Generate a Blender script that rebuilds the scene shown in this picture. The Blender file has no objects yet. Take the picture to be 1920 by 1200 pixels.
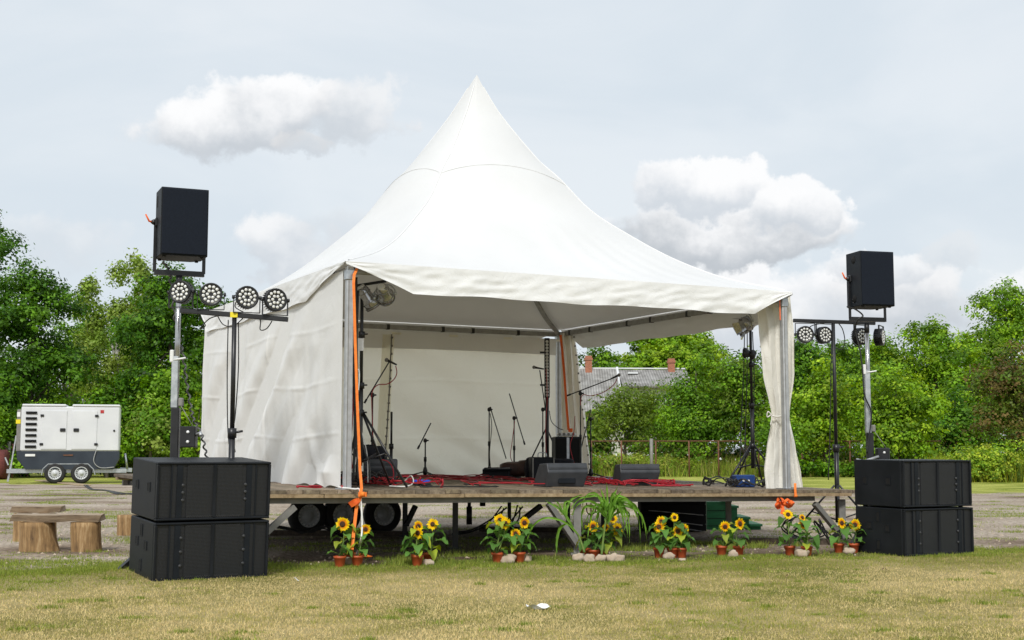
import bpy, math, random
import numpy as np
from mathutils import Vector, Matrix, noise

R = math.radians
C = bpy.context.scene.collection
rnd = random.Random(7)
rs = np.random.RandomState(11)
V = Vector

# ------------------------------------------------------------------ camera model
F, PITCH, CAMZ = 2505.0, 0.0988, 1.2
def ray(px, py):
    a = (px - 960) / F; b = (600 - py) / F
    cp, sp = math.cos(PITCH), math.sin(PITCH)
    return V((a, cp - sp * b, sp + cp * b))
def At(px, py, D):
    r = ray(px, py); k = D / r.y
    return V((r.x * k, D, CAMZ + r.z * k))
def Gnd(px, py, z=0.0):
    r = ray(px, py); k = (z - CAMZ) / r.z
    return V((r.x * k, r.y * k, z))
def zat(py, D): return At(960, py, D).z
def mpp(D): return D / F          # metres per photograph pixel at that distance

# ------------------------------------------------------------------ tent frame of reference
YAW = 0.4767
TD = V((math.cos(YAW), math.sin(YAW), 0)); TN = V((-math.sin(YAW), math.cos(YAW), 0))
T0 = V((-1.789, 14.59, 0))
W = 6.0
def T(u, v, z=0.0):
    p = T0 + TD * u + TN * v; p.z = z; return p
def dz(u, v): return 0.798 - 0.0122 * u + 0.0118 * v
def DK(px, v):
    """point on the stage floor in column px of the photo at tent depth v"""
    r = ray(px, 905); s = r.x / r.y
    a = T0 + TN * v
    u = (s * a.y - a.x) / (TD.x - s * TD.y)
    p = a + TD * u; p.z = dz(u, v); return p

def hgt(x, y):
    m = 0.055 * math.exp(-(((x + 3.75) / 0.9) ** 2 + ((y - 13.3) / 0.55) ** 2))
    return m

# ------------------------------------------------------------------ materials
def new_mat(name):
    m = bpy.data.materials.new(name); m.use_nodes = True
    nt = m.node_tree; b = nt.nodes['Principled BSDF']
    return m, nt, b
def N(nt, typ, **kw):
    n = nt.nodes.new(typ)
    for k, v in kw.items():
        if k.startswith('i_'): n.inputs[k[2:].replace('_', ' ')].default_value = v
        else: setattr(n, k, v)
    return n
def L(nt, a, b): nt.links.new(a, b)
def ramp(nt, fac, stops):
    r = nt.nodes.new('ShaderNodeValToRGB')
    e = r.color_ramp.elements
    while len(e) < len(stops): e.new(0.5)
    for i, (p, c) in enumerate(stops):
        e[i].position = p; e[i].color = (*c, 1) if len(c) == 3 else c
    L(nt, fac, r.inputs[0]); return r
def noisy(name, c1, c2, scale=6, rough=0.6, bump=0.0, bscale=None, metal=0.0, spec=0.5, detail=6, dist=0.01, stretch=None, rvar=0.0):
    m, nt, b = new_mat(name)
    tc = N(nt, 'ShaderNodeTexCoord'); src = tc.outputs['Object']
    if stretch:
        mp = N(nt, 'ShaderNodeMapping'); mp.inputs['Scale'].default_value = stretch
        L(nt, src, mp.inputs['Vector']); src = mp.outputs[0]
    n = N(nt, 'ShaderNodeTexNoise'); n.inputs['Scale'].default_value = scale; n.inputs['Detail'].default_value = detail
    L(nt, src, n.inputs['Vector'])
    r = ramp(nt, n.outputs['Fac'], [(0.3, c1), (0.7, c2)])
    L(nt, r.outputs[0], b.inputs['Base Color'])
    b.inputs['Roughness'].default_value = rough; b.inputs['Metallic'].default_value = metal
    b.inputs['Specular IOR Level'].default_value = spec
    if rvar:
        mr = N(nt, 'ShaderNodeMapRange'); mr.inputs['To Min'].default_value = rough - rvar; mr.inputs['To Max'].default_value = rough + rvar
        L(nt, n.outputs['Fac'], mr.inputs['Value']); L(nt, mr.outputs[0], b.inputs['Roughness'])
    if bump:
        n2 = N(nt, 'ShaderNodeTexNoise'); n2.inputs['Scale'].default_value = bscale or scale * 4; n2.inputs['Detail'].default_value = 5
        L(nt, src, n2.inputs['Vector'])
        bp = N(nt, 'ShaderNodeBump'); bp.inputs['Strength'].default_value = bump; bp.inputs['Distance'].default_value = dist
        L(nt, n2.outputs['Fac'], bp.inputs['Height']); L(nt, bp.outputs[0], b.inputs['Normal'])
    return m

M = {}
M['blackpaint'] = noisy('black_paint', (.009, .0105, .0125), (.016, .018, .021), 3, .5, .35, 160, dist=.002, rvar=.08, spec=.16)
M['darkbox'] = noisy('dark_vinyl', (.007, .009, .012), (.012, .015, .019), 5, .55, .2, 200, dist=.001, spec=.2)
M['blackmetal'] = noisy('black_metal', (.008, .008, .009), (.018, .018, .02), 12, .38)
M['rubber'] = noisy('rubber', (.010, .010, .010), (.022, .021, .02), 9, .75)
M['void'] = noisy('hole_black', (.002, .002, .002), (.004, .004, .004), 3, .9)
M['chrome'] = noisy('chrome', (.30, .30, .31), (.52, .52, .52), 9, .16, metal=.75)
M['galv'] = noisy('galvanised_steel', (.42, .45, .47), (.60, .62, .64), 18, .42, metal=.85, rvar=.1)
M['alu'] = noisy('aluminium', (.42, .43, .44), (.54, .55, .56), 14, .45, metal=.45, rvar=.08)
M['steelgrey'] = noisy('grey_steel_paint', (.16, .155, .14), (.24, .23, .21), 7, .55, .2, 40)
M['orange'] = noisy('orange_webbing', (.75, .16, .015), (.90, .24, .02), 30, .7, .2, 300, dist=.001)
M['redorange'] = noisy('red_orange_webbing', (.78, .10, .015), (.88, .17, .02), 30, .7)
M['redcable'] = noisy('red_cable', (.27, .006, .014), (.42, .012, .025), 20, .45)
M['blackcable'] = noisy('black_cable', (.010, .010, .010), (.02, .02, .02), 20, .5)
M['whitecable'] = noisy('white_cable', (.7, .7, .66), (.8, .8, .76), 20, .5)
M['greycable'] = noisy('grey_cable', (.25, .25, .25), (.4, .4, .39), 20, .5)
M['dimcable'] = noisy('dull_grey_cable', (.05, .05, .05), (.11, .11, .105), 20, .5)
M['boltgrey'] = noisy('dull_bolt', (.025, .026, .028), (.045, .045, .048), 20, .5)
M['rimgrey'] = noisy('silver_rim', (.46, .47, .48), (.60, .61, .62), 14, .4)
M['yellow'] = noisy('yellow_tape', (.75, .6, .01), (.82, .68, .02), 20, .5)
M['blueplastic'] = noisy('blue_plastic', (.02, .05, .45), (.03, .09, .6), 14, .4)
M['bluebox'] = noisy('blue_metal', (.005, .03, .14), (.01, .05, .2), 14, .45)
M['white'] = noisy('white_paint', (.60, .61, .62), (.68, .69, .69), 1.2, .4, rvar=.05)
M['whiteplastic'] = noisy('white_plastic', (.7, .7, .68), (.8, .8, .78), 4, .4)
M['navy'] = noisy('dark_navy_paint', (.014, .022, .034), (.026, .036, .05), 2, .5)
M['green'] = noisy('green_paint', (.006, .10, .03), (.012, .16, .05), 5, .6, .3, 30, stretch=(1, 1, 6))
M['brick'] = None
M['terracotta'] = noisy('terracotta_plastic', (.42, .075, .02), (.55, .11, .035), 8, .5)
M['soil'] = noisy('soil', (.03, .02, .012), (.06, .04, .025), 40, .95, .6, 90)
M['stone'] = noisy('stone', (.36, .27, .19), (.55, .46, .36), 9, .8, .4, 45, dist=.01)
M['leather'] = noisy('brown_leather', (.03, .012, .008), (.07, .03, .02), 8, .6)
M['cloth'] = noisy('dark_cloth', (.006, .007, .012), (.014, .015, .022), 10, .95, .3, 300)
M['paper'] = noisy('paper', (.75, .75, .74), (.85, .85, .85), 10, .8)
M['rust'] = noisy('rusty_iron', (.10, .04, .022), (.19, .085, .045), 15, .85)
M['lens'] = noisy('lamp_lens', (.55, .55, .52), (.85, .85, .82), 60, .12)
M['red'] = noisy('red_paint', (.35, .02, .02), (.5, .03, .03), 20, .5)
M['hedge'] = noisy('red_hedge', (.08, .02, .02), (.16, .04, .03), 20, .9)

def wood(name, c1, c2, c3, axis=(1, 1, 14), scale=2.5, rough=.8):
    m, nt, b = new_mat(name)
    tc = N(nt, 'ShaderNodeTexCoord')
    mp = N(nt, 'ShaderNodeMapping'); mp.inputs['Scale'].default_value = axis
    L(nt, tc.outputs['Object'], mp.inputs['Vector'])
    n = N(nt, 'ShaderNodeTexNoise'); n.inputs['Scale'].default_value = scale; n.inputs['Detail'].default_value = 9; n.inputs['Roughness'].default_value = .7
    L(nt, mp.outputs[0], n.inputs['Vector'])
    r = ramp(nt, n.outputs['Fac'], [(.28, c1), (.5, c2), (.72, c3)])
    at = N(nt, 'ShaderNodeAttribute'); at.attribute_name = 'tone'
    mx = N(nt, 'ShaderNodeMix'); mx.data_type = 'RGBA'; mx.blend_type = 'MULTIPLY'; mx.inputs['Factor'].default_value = 1
    L(nt, r.outputs[0], mx.inputs['A']); L(nt, at.outputs['Color'], mx.inputs['B'])
    L(nt, mx.outputs['Result'], b.inputs['Base Color'])
    b.inputs['Roughness'].default_value = rough
    bp = N(nt, 'ShaderNodeBump'); bp.inputs['Strength'].default_value = .6; bp.inputs['Distance'].default_value = .006
    L(nt, n.outputs['Fac'], bp.inputs['Height']); L(nt, bp.outputs[0], b.inputs['Normal'])
    return m
M['plank'] = wood('weathered_planks', (.07, .052, .036), (.21, .165, .115), (.36, .30, .22), (6, 6, 6), 3)
M['newplank'] = wood('pale_planks', (.16, .11, .06), (.33, .25, .15), (.45, .36, .24), (5, 5, 5), 3)
M['log'] = wood('log_bark', (.06, .032, .014), (.30, .18, .075), (.58, .42, .23), (7, 7, 1.0), 2.2)
M['logtop'] = wood('bench_slab', (.12, .085, .06), (.33, .25, .17), (.48, .39, .28), (1.5, 9, 9), 3)
M['bark'] = noisy('bark', (.05, .04, .03), (.14, .12, .09), 6, .9, .8, 20, stretch=(4, 4, 1))
M['birchbark'] = noisy('birch_bark', (.2, .19, .17), (.65, .63, .6), 3, .8, stretch=(1, 1, 6))

def grille_mat():
    m, nt, b = new_mat('perforated_grille')
    tc = N(nt, 'ShaderNodeTexCoord')
    mp = N(nt, 'ShaderNodeMapping'); mp.inputs['Scale'].default_value = (1, .02, 1); L(nt, tc.outputs['Object'], mp.inputs['Vector'])
    v = N(nt, 'ShaderNodeTexVoronoi'); v.inputs['Scale'].default_value = 78; v.inputs['Randomness'].default_value = .12
    L(nt, mp.outputs[0], v.inputs['Vector'])
    r = ramp(nt, v.outputs['Distance'], [(.30, (.003, .003, .004)), (.46, (.013, .0145, .017))])
    L(nt, r.outputs[0], b.inputs['Base Color'])
    b.inputs['Roughness'].default_value = .5
    bp = N(nt, 'ShaderNodeBump'); bp.inputs['Strength'].default_value = .6; bp.inputs['Distance'].default_value = .004
    L(nt, v.outputs['Distance'], bp.inputs['Height']); L(nt, bp.outputs[0], b.inputs['Normal'])
    return m
M['grille'] = grille_mat()

def fabric(name, col, trans, tcol, bump=.25, sc=5, dirty=True):
    m, nt, b = new_mat(name)
    out = nt.nodes['Material Output']
    tc = N(nt, 'ShaderNodeTexCoord')
    n = N(nt, 'ShaderNodeTexNoise'); n.inputs['Scale'].default_value = .9; n.inputs['Detail'].default_value = 8
    L(nt, tc.outputs['Object'], n.inputs['Vector'])
    r = ramp(nt, n.outputs['Fac'], [(.3, tuple(c * .93 for c in col)), (.65, col)])
    L(nt, r.outputs[0], b.inputs['Base Color'])
    b.inputs['Roughness'].default_value = .5; b.inputs['Specular IOR Level'].default_value = .3
    # creases: two sets of thin wandering lines and a soft billow
    n2 = N(nt, 'ShaderNodeTexNoise'); n2.inputs['Scale'].default_value = sc; n2.inputs['Detail'].default_value = 7; n2.inputs['Distortion'].default_value = 1.6
    L(nt, tc.outputs['Object'], n2.inputs['Vector'])
    vo = N(nt, 'ShaderNodeTexVoronoi', feature='DISTANCE_TO_EDGE'); vo.inputs['Scale'].default_value = 3.1
    mx = N(nt, 'ShaderNodeMix', data_type='VECTOR'); mx.inputs['Factor'].default_value = .32
    L(nt, tc.outputs['Object'], mx.inputs['A']); L(nt, n2.outputs['Color'], mx.inputs['B']); L(nt, mx.outputs['Result'], vo.inputs['Vector'])
    mr = N(nt, 'ShaderNodeMapRange'); mr.inputs['From Max'].default_value = .035; mr.inputs['To Max'].default_value = .22
    L(nt, vo.outputs['Distance'], mr.inputs['Value'])
    ad = N(nt, 'ShaderNodeMath', operation='ADD'); L(nt, n2.outputs['Fac'], ad.inputs[0]); L(nt, mr.outputs[0], ad.inputs[1])
    bp = N(nt, 'ShaderNodeBump'); bp.inputs['Strength'].default_value = bump; bp.inputs['Distance'].default_value = .03
    L(nt, ad.outputs[0], bp.inputs['Height']); L(nt, bp.outputs[0], b.inputs['Normal'])
    tr = N(nt, 'ShaderNodeBsdfTranslucent'); tr.inputs['Color'].default_value = (*tcol, 1); L(nt, bp.outputs[0], tr.inputs['Normal'])
    ms = N(nt, 'ShaderNodeMixShader'); ms.inputs[0].default_value = trans
    L(nt, b.outputs[0], ms.inputs[1]); L(nt, tr.outputs[0], ms.inputs[2]); L(nt, ms.outputs[0], out.inputs['Surface'])
    return m
M['roof'] = fabric('roof_fabric', (.735, .735, .73), .08, (.72, .66, .55), .10, 3)
M['valance'] = fabric('valance_fabric', (.86, .86, .85), .08, (.8, .75, .65), .20, 6)
M['wall'] = fabric('wall_fabric', (.86, .855, .835), .14, (.88, .82, .68), .14, 4)
M['backwall'] = fabric('back_wall_fabric', (.86, .84, .76), .58, (.99, .95, .80), .28, 4)
M['curtain'] = fabric('curtain_fabric', (.85, .83, .77), .18, (.85, .76, .56), .35, 5)

def leafmat(name, trans=.35, gloss=.45):
    m, nt, b = new_mat(name)
    out = nt.nodes['Material Output']
    at = N(nt, 'ShaderNodeAttribute'); at.attribute_name = 'tone'
    L(nt, at.outputs['Color'], b.inputs['Base Color'])
    b.inputs['Roughness'].default_value = gloss; b.inputs['Specular IOR Level'].default_value = .18
    hs = N(nt, 'ShaderNodeHueSaturation'); hs.inputs['Saturation'].default_value = 1.1; hs.inputs['Value'].default_value = 1.6; hs.inputs['Hue'].default_value = .485
    L(nt, at.outputs['Color'], hs.inputs['Color'])
    tr = N(nt, 'ShaderNodeBsdfTranslucent'); L(nt, hs.outputs[0], tr.inputs['Color'])
    ms = N(nt, 'ShaderNodeMixShader'); ms.inputs[0].default_value = trans
    L(nt, b.outputs[0], ms.inputs[1]); L(nt, tr.outputs[0], ms.inputs[2]); L(nt, ms.outputs[0], out.inputs['Surface'])
    return m
M['leaf'] = leafmat('foliage')
M['blade'] = leafmat('grass_blades', .25, .6)
M['petal'] = leafmat('petals', .3, .6)

# ------------------------------------------------------------------ object helpers
def wmat(o):
    m = o.matrix_basis.copy()
    while o.parent: o = o.parent; m = o.matrix_basis @ m
    return m
def tag(o, label=None, cat=None, group=None, kind=None):
    if label: o['label'] = label
    if cat: o['category'] = cat
    if group: o['group'] = group
    if kind: o['kind'] = kind
    return o
def thing(name, loc, label, cat, group=None, rz=0.0):
    o = bpy.data.objects.new(name, None); C.objects.link(o)
    o.location = loc; o.rotation_euler = (0, 0, rz); o.empty_display_size = .1
    return tag(o, label, cat, group)
def copy_tree(o, parent=None):
    c = o.copy(); C.objects.link(c); c.parent = parent
    for ch in list(o.children): copy_tree(ch, c)
    return c

class MB:
    """collects shapes; build() links them as one mesh object"""
    def __init__(s): s.v = []; s.f = []; s.sm = []; s.col = []; s.hascol = False
    def add(s, vs, fs, smooth=False, col=None):
        b = len(s.v); s.v += [V(p) for p in vs]; s.f += [tuple(b + i for i in f) for f in fs]; s.sm += [smooth] * len(fs)
        s.col += [col or (1, 1, 1)] * len(vs)
        if col: s.hascol = True
        return s
    def box(s, c, size, m=None, bev=0.0, col=None):
        x, y, z = [k / 2 for k in size]; c = V(c)
        if bev > 0:
            b = min(bev, x * .9, y * .9, z * .9); vs = []; idx = {}
            for sx in (-1, 1):
                for sy in (-1, 1):
                    for sz in (-1, 1):
                        for k, (ax, ay, az) in enumerate(((x, y - b, z - b), (x - b, y, z - b), (x - b, y - b, z))):
                            idx[(sx, sy, sz, k)] = len(vs); vs.append(V((sx * ax, sy * ay, sz * az)))
            fs = []
            for a in range(3):
                for sg in (-1, 1):
                    o = [i for i in range(3) if i != a]; q = []
                    for p, r in ((-1, -1), (1, -1), (1, 1), (-1, 1)):
                        t = [0, 0, 0]; t[a] = sg; t[o[0]] = p; t[o[1]] = r; q.append(idx[(*t, a)])
                    fs.append(q)
            for a in range(3):
                o = [i for i in range(3) if i != a]
                for p in (-1, 1):
                    for r in (-1, 1):
                        t0 = [0, 0, 0]; t1 = [0, 0, 0]; t0[a] = -1; t1[a] = 1
                        for t in (t0, t1): t[o[0]] = p; t[o[1]] = r
                        fs.append([idx[(*t0, o[0])], idx[(*t1, o[0])], idx[(*t1, o[1])], idx[(*t0, o[1])]])
            for sx in (-1, 1):
                for sy in (-1, 1):
                    for sz in (-1, 1): fs.append([idx[(sx, sy, sz, k)] for k in range(3)])
            ctr = V((0, 0, 0)); out = []
            for f in fs:
                p = [vs[i] for i in f]; n = (p[1] - p[0]).cross(p[2] - p[0]); mid = sum(p, V((0, 0, 0))) / len(p)
                out.append(f if n.dot(mid - ctr) > 0 else f[::-1])
            fs = out
        else:
            vs = [V((i * x, j * y, k * z)) for i in (-1, 1) for j in (-1, 1) for k in (-1, 1)]
            fs = [(0, 1, 3, 2), (4, 6, 7, 5), (0, 4, 5, 1), (2, 3, 7, 6), (0, 2, 6, 4), (1, 5, 7, 3)]
        if m is None: vs = [c + p for p in vs]
        else: vs = [m @ (c + p) for p in vs]
        return s.add(vs, fs, False, col)
    def bar(s, a, b, w, h=None, up=V((0, 0, 1)), col=None, bev=0.0):
        a = V(a); b = V(b); h = h or w; d = (b - a); l = d.length; d.normalize()
        if abs(d.dot(up)) > .98: up = V((0, 1, 0))
        x = d.cross(up).normalized(); z = x.cross(d)
        m = Matrix((x, d, z)).transposed().to_4x4(); m.translation = (a + b) / 2
        return s.box((0, 0, 0), (w, l, h), m, bev, col)
    def tube(s, pts, r, n=8, cap=True, col=None):
        pts = [V(p) for p in pts]; k = len(pts)
        rr = r if isinstance(r, (list, tuple)) else [r] * k
        vs = []; prev = None
        for i, p in enumerate(pts):
            d = (pts[min(i + 1, k - 1)] - pts[max(i - 1, 0)])
            if d.length < 1e-9: d = V((0, 0, 1))
            d.normalize()
            if prev is None:
                up = V((0, 0, 1)) if abs(d.z) < .9 else V((1, 0, 0))
                x = d.cross(up).normalized()
            else:
                x = (prev - d * prev.dot(d))
                x = x.normalized() if x.length > 1e-6 else d.orthogonal().normalized()
            prev = x; y = d.cross(x)
            for j in range(n):
                a = 2 * math.pi * j / n
                vs.append(p + (x * math.cos(a) + y * math.sin(a)) * rr[i])
        fs = [(i * n + j, i * n + (j + 1) % n, (i + 1) * n + (j + 1) % n, (i + 1) * n + j) for i in range(k - 1) for j in range(n)]
        s.add(vs, fs, n > 4, col)
        if cap:
            s.add([], [])
            b = len(s.v) - len(vs)
            s.f += [tuple(b + j for j in range(n))[::-1], tuple(b + (k - 1) * n + j for j in range(n))]; s.sm += [False, False]
        return s
    def lathe(s, prof, m=None, n=20, col=None, smooth=True, cap=True):
        m = m or Matrix.Identity(4); vs = []; k = len(prof)
        for r, z in prof:
            for j in range(n):
                a = 2 * math.pi * j / n; vs.append(m @ V((r * math.cos(a), r * math.sin(a), z)))
        fs = [(i * n + j, i * n + (j + 1) % n, (i + 1) * n + (j + 1) % n, (i + 1) * n + j) for i in range(k - 1) for j in range(n)]
        s.add(vs, fs, smooth, col)
        b = len(s.v) - len(vs)
        if cap: s.f += [tuple(b + j for j in range(n))[::-1], tuple(b + (k - 1) * n + j for j in range(n))]; s.sm += [False, False]
        return s
    def grid(s, fn, nu, nv, smooth=True, colfn=None):
        vs = [fn(i / nu, j / nv) for j in range(nv + 1) for i in range(nu + 1)]
        fs = [(j * (nu + 1) + i, j * (nu + 1) + i + 1, (j + 1) * (nu + 1) + i + 1, (j + 1) * (nu + 1) + i) for j in range(nv) for i in range(nu)]
        return s.add(vs, fs, smooth)
    def blob(s, c, r, seed=0, amp=.15, n=14, sq=1.0, m=None):
        vs = []; k = n // 2 + 1
        for i in range(k):
            th = math.pi * i / (k - 1)
            for j in range(n):
                ph = 2 * math.pi * j / n
                d = V((math.sin(th) * math.cos(ph), math.sin(th) * math.sin(ph), math.cos(th)))
                e = V([math.copysign(abs(q) ** sq, q) for q in d])
                q = 1 + amp * noise.noise(d * 1.4 + V((seed * 7.3, seed * 3.1, 0))) * 2
                p = V((e.x * r[0], e.y * r[1], e.z * r[2])) * q
                vs.append((m @ p if m else p) + V(c))
        fs = [(i * n + j, (i + 1) * n + j, (i + 1) * n + (j + 1) % n, i * n + (j + 1) % n) for i in range(k - 1) for j in range(n)]
        return s.add(vs, fs, True)
    def build(s, name, mat, parent=None, origin=None, local=False):
        me = bpy.data.meshes.new(name)
        vs = s.v
        if parent is not None and not local:
            inv = wmat(parent).inverted(); vs = [inv @ p for p in vs]; o_loc = V((0, 0, 0))
        elif parent is None and not local:
            if origin is None:
                mn = [min(p[i] for p in vs) for i in range(3)]; mx = [max(p[i] for p in vs) for i in range(3)]
                origin = V(((mn[0] + mx[0]) / 2, (mn[1] + mx[1]) / 2, mn[2]))
            o_loc = V(origin); vs = [p - o_loc for p in vs]
        else: o_loc = V((0, 0, 0))
        me.from_pydata([tuple(p) for p in vs], [], s.f)
        me.polygons.foreach_set('use_smooth', s.sm)
        ca = me.color_attributes.new('tone', 'FLOAT_COLOR', 'POINT')
        ca.data.foreach_set('color', [k for c in s.col for k in (*c, 1)])
        me.materials.append(mat if not isinstance(mat, str) else M[mat]); me.validate(); me.update()
        o = bpy.data.objects.new(name, me); C.objects.link(o); o.location = o_loc; o.parent = parent
        return o

def cards(P, A, B, col, name, mat, parent=None, shape=4):
    """many small faces: centre P, half axes A and B, colour col"""
    n = len(P)
    if shape == 4: vs = np.stack([P - A, P + B, P + A, P - B], 1).reshape(-1, 3); k = 4
    else: vs = np.stack([P - B, P + B, P + A], 1).reshape(-1, 3); k = 3
    me = bpy.data.meshes.new(name)
    me.vertices.add(n * k); me.vertices.foreach_set('co', vs.astype(np.float32).ravel())
    me.loops.add(n * k); me.loops.foreach_set('vertex_index', np.arange(n * k, dtype=np.int32))
    me.polygons.add(n); me.polygons.foreach_set('loop_start', np.arange(0, n * k, k, dtype=np.int32))
    me.polygons.foreach_set('loop_total', np.full(n, k, dtype=np.int32))
    me.update(calc_edges=True)
    ca = me.color_attributes.new('tone', 'FLOAT_COLOR', 'POINT')
    cc = np.concatenate([np.repeat(col, k, 0), np.ones((n * k, 1))], 1)
    ca.data.foreach_set('color', cc.astype(np.float32).ravel())
    me.materials.append(M[mat])
    o = bpy.data.objects.new(name, me); C.objects.link(o); o.parent = parent
    return o

def smooth_path(pts, k=8):
    pts = [V(p) for p in pts]; out = []
    P = [pts[0]] + pts + [pts[-1]]
    for i in range(1, len(P) - 2):
        a, b, c, d = P[i - 1:i + 3]
        for j in range(k):
            t = j / k
            out.append(.5 * ((2 * b) + (c - a) * t + (2 * a - 5 * b + 4 * c - d) * t * t + (3 * b - a - 3 * c + d) * t ** 3))
    out.append(pts[-1]); return out

# value noise on the ground, numpy
def vnoise(x, y, seed=0):
    xi = np.floor(x).astype(np.int64); yi = np.floor(y).astype(np.int64); fx = x - xi; fy = y - yi
    fx = fx * fx * (3 - 2 * fx); fy = fy * fy * (3 - 2 * fy)
    def h(a, b):
        q = (a * 374761393 + b * 668265263 + seed * 974711) & 0xffffffff
        q = ((q ^ (q >> 13)) * 1274126177) & 0xffffffff
        return ((q ^ (q >> 16)) & 0xffff) / 65535.0
    return (h(xi, yi) * (1 - fx) + h(xi + 1, yi) * fx) * (1 - fy) + (h(xi, yi + 1) * (1 - fx) + h(xi + 1, yi + 1) * fx) * fy
def fbm(x, y, seed=0, o=4):
    s = 0; a = .5; t = 0
    for k in range(o):
        s = s + a * vnoise(x * 2 ** k, y * 2 ** k, seed + k); t += a; a *= .5
    return s / t

# ================================================================== SETTING
def lawn_mat():
    m, nt, b = new_mat('lawn')
    tc = N(nt, 'ShaderNodeTexCoord'); g = N(nt, 'ShaderNodeNewGeometry')
    def nz(s, d=6, mp=None):
        n = N(nt, 'ShaderNodeTexNoise'); n.inputs['Scale'].default_value = s; n.inputs['Detail'].default_value = d
        L(nt, g.outputs['Position'], n.inputs['Vector']); return n.outputs['Fac']
    a = nz(.55, 8); c = nz(22, 6); e = nz(130, 3)
    mx = N(nt, 'ShaderNodeMath', operation='MULTIPLY_ADD'); mx.inputs[1].default_value = .55; L(nt, c, mx.inputs[0]); L(nt, a, mx.inputs[2])
    r = ramp(nt, mx.outputs[0], [(.56, (.13, .155, .028)), (.70, (.30, .26, .09)), (.86, (.48, .39, .19))])
    r2 = ramp(nt, e, [(.3, (.45, .45, .45)), (.62, (1.15, 1.15, 1.15))])
    mm = N(nt, 'ShaderNodeMix', data_type='RGBA', blend_type='MULTIPLY'); mm.inputs['Factor'].default_value = .8
    L(nt, r.outputs[0], mm.inputs['A']); L(nt, r2.outputs[0], mm.inputs['B'])
    at = N(nt, 'ShaderNodeAttribute'); at.attribute_name = 'tone'; m3 = N(nt, 'ShaderNodeMix', data_type='RGBA', blend_type='MULTIPLY'); m3.inputs['Factor'].default_value = 1; L(nt, mm.outputs['Result'], m3.inputs['A']); L(nt, at.outputs['Color'], m3.inputs['B'])
    L(nt, m3.outputs['Result'], b.inputs['Base Color']); b.inputs['Roughness'].default_value = .95; b.inputs['Specular IOR Level'].default_value = .1
    bp = N(nt, 'ShaderNodeBump'); bp.inputs['Strength'].default_value = .8; bp.inputs['Distance'].default_value = .03
    L(nt, e, bp.inputs['Height']); L(nt, bp.outputs[0], b.inputs['Normal'])
    return m
def gravel_mat():
    m, nt, b = new_mat('gravel')
    g = N(nt, 'ShaderNodeNewGeometry')
    mp = N(nt, 'ShaderNodeMapping'); mp.inputs['Scale'].default_value = (.7, 1, 1); mp.inputs['Rotation'].default_value = (0, 0, -.2)
    L(nt, g.outputs['Position'], mp.inputs['Vector'])
    def nz(s, d, v): n = N(nt, 'ShaderNodeTexNoise'); n.inputs['Scale'].default_value = s; n.inputs['Detail'].default_value = d; L(nt, v, n.inputs['Vector']); return n.outputs['Fac']
    a = nz(.5, 7, mp.outputs[0]); c = nz(14, 7, g.outputs['Position'])
    v = N(nt, 'ShaderNodeTexVoronoi'); v.inputs['Scale'].default_value = 26; L(nt, g.outputs['Position'], v.inputs['Vector'])
    base = ramp(nt, a, [(.33, (.20, .15, .11)), (.44, (.36, .30, .24)), (.68, (.48, .42, .355))])
    r2 = ramp(nt, c, [(.34, (.50, .47, .43)), (.56, (1.12, 1.12, 1.12))])
    mm = N(nt, 'ShaderNodeMix', data_type='RGBA', blend_type='MULTIPLY'); mm.inputs['Factor'].default_value = .9
    L(nt, base.outputs[0], mm.inputs['A']); L(nt, r2.outputs[0], mm.inputs['B'])
    r3 = ramp(nt, v.outputs['Color'], [(.1, (.72, .70, .68)), (.9, (1.18, 1.16, 1.12))])
    m2 = N(nt, 'ShaderNodeMix', data_type='RGBA', blend_type='MULTIPLY'); m2.inputs['Factor'].default_value = .8
    L(nt, mm.outputs['Result'], m2.inputs['A']); L(nt, r3.outputs[0], m2.inputs['B'])
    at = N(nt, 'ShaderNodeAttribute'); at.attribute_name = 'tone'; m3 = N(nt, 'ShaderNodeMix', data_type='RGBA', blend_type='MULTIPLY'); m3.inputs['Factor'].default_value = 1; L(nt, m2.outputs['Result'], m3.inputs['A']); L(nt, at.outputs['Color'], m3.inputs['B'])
    L(nt, m3.outputs['Result'], b.inputs['Base Color']); b.inputs['Roughness'].default_value = .95; b.inputs['Specular IOR Level'].default_value = .15
    bp = N(nt, 'ShaderNodeBump'); bp.inputs['Strength'].default_value = .9; bp.inputs['Distance'].default_value = .02
    ad = N(nt, 'ShaderNodeMath', operation='ADD'); L(nt, v.outputs['Distance'], ad.inputs[0]); L(nt, c, ad.inputs[1])
    L(nt, ad.outputs[0], bp.inputs['Height']); L(nt, bp.outputs[0], b.inputs['Normal'])
    return m
M['lawn'] = lawn_mat(); M['gravel'] = gravel_mat()

def spaced(lo, hi, segs):
    out = [lo]
    for end, st in segs:
        while out[-1] < end - 1e-6: out.append(min(end, out[-1] + st))
    return out
xs = spaced(-700, 700, [(-100, 100), (-12, 11), (-6, 1), (-2, .12), (10, 1), (100, 15), (700, 100)])
ys = spaced(-60, 1500, [(4, 16), (12, 1), (15, .12), (24, 1), (100, 19), (1500, 200)])
mb = MB(); nx = len(xs)
mb.add([(x, y, hgt(x, y)) for y in ys for x in xs], [(j * nx + i, j * nx + i + 1, (j + 1) * nx + i + 1, (j + 1) * nx + i) for j in range(len(ys) - 1) for i in range(nx - 1)], True)
mb.col = [(1, 1, 1) if y < 30 else (1.0, 1.28, .62) for y in ys for x in xs]
tag(mb.build('lawn', 'lawn', origin=(0, 0, 0)), 'mown lawn burnt yellow and green in front of and beyond the stage', kind='structure')

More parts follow.
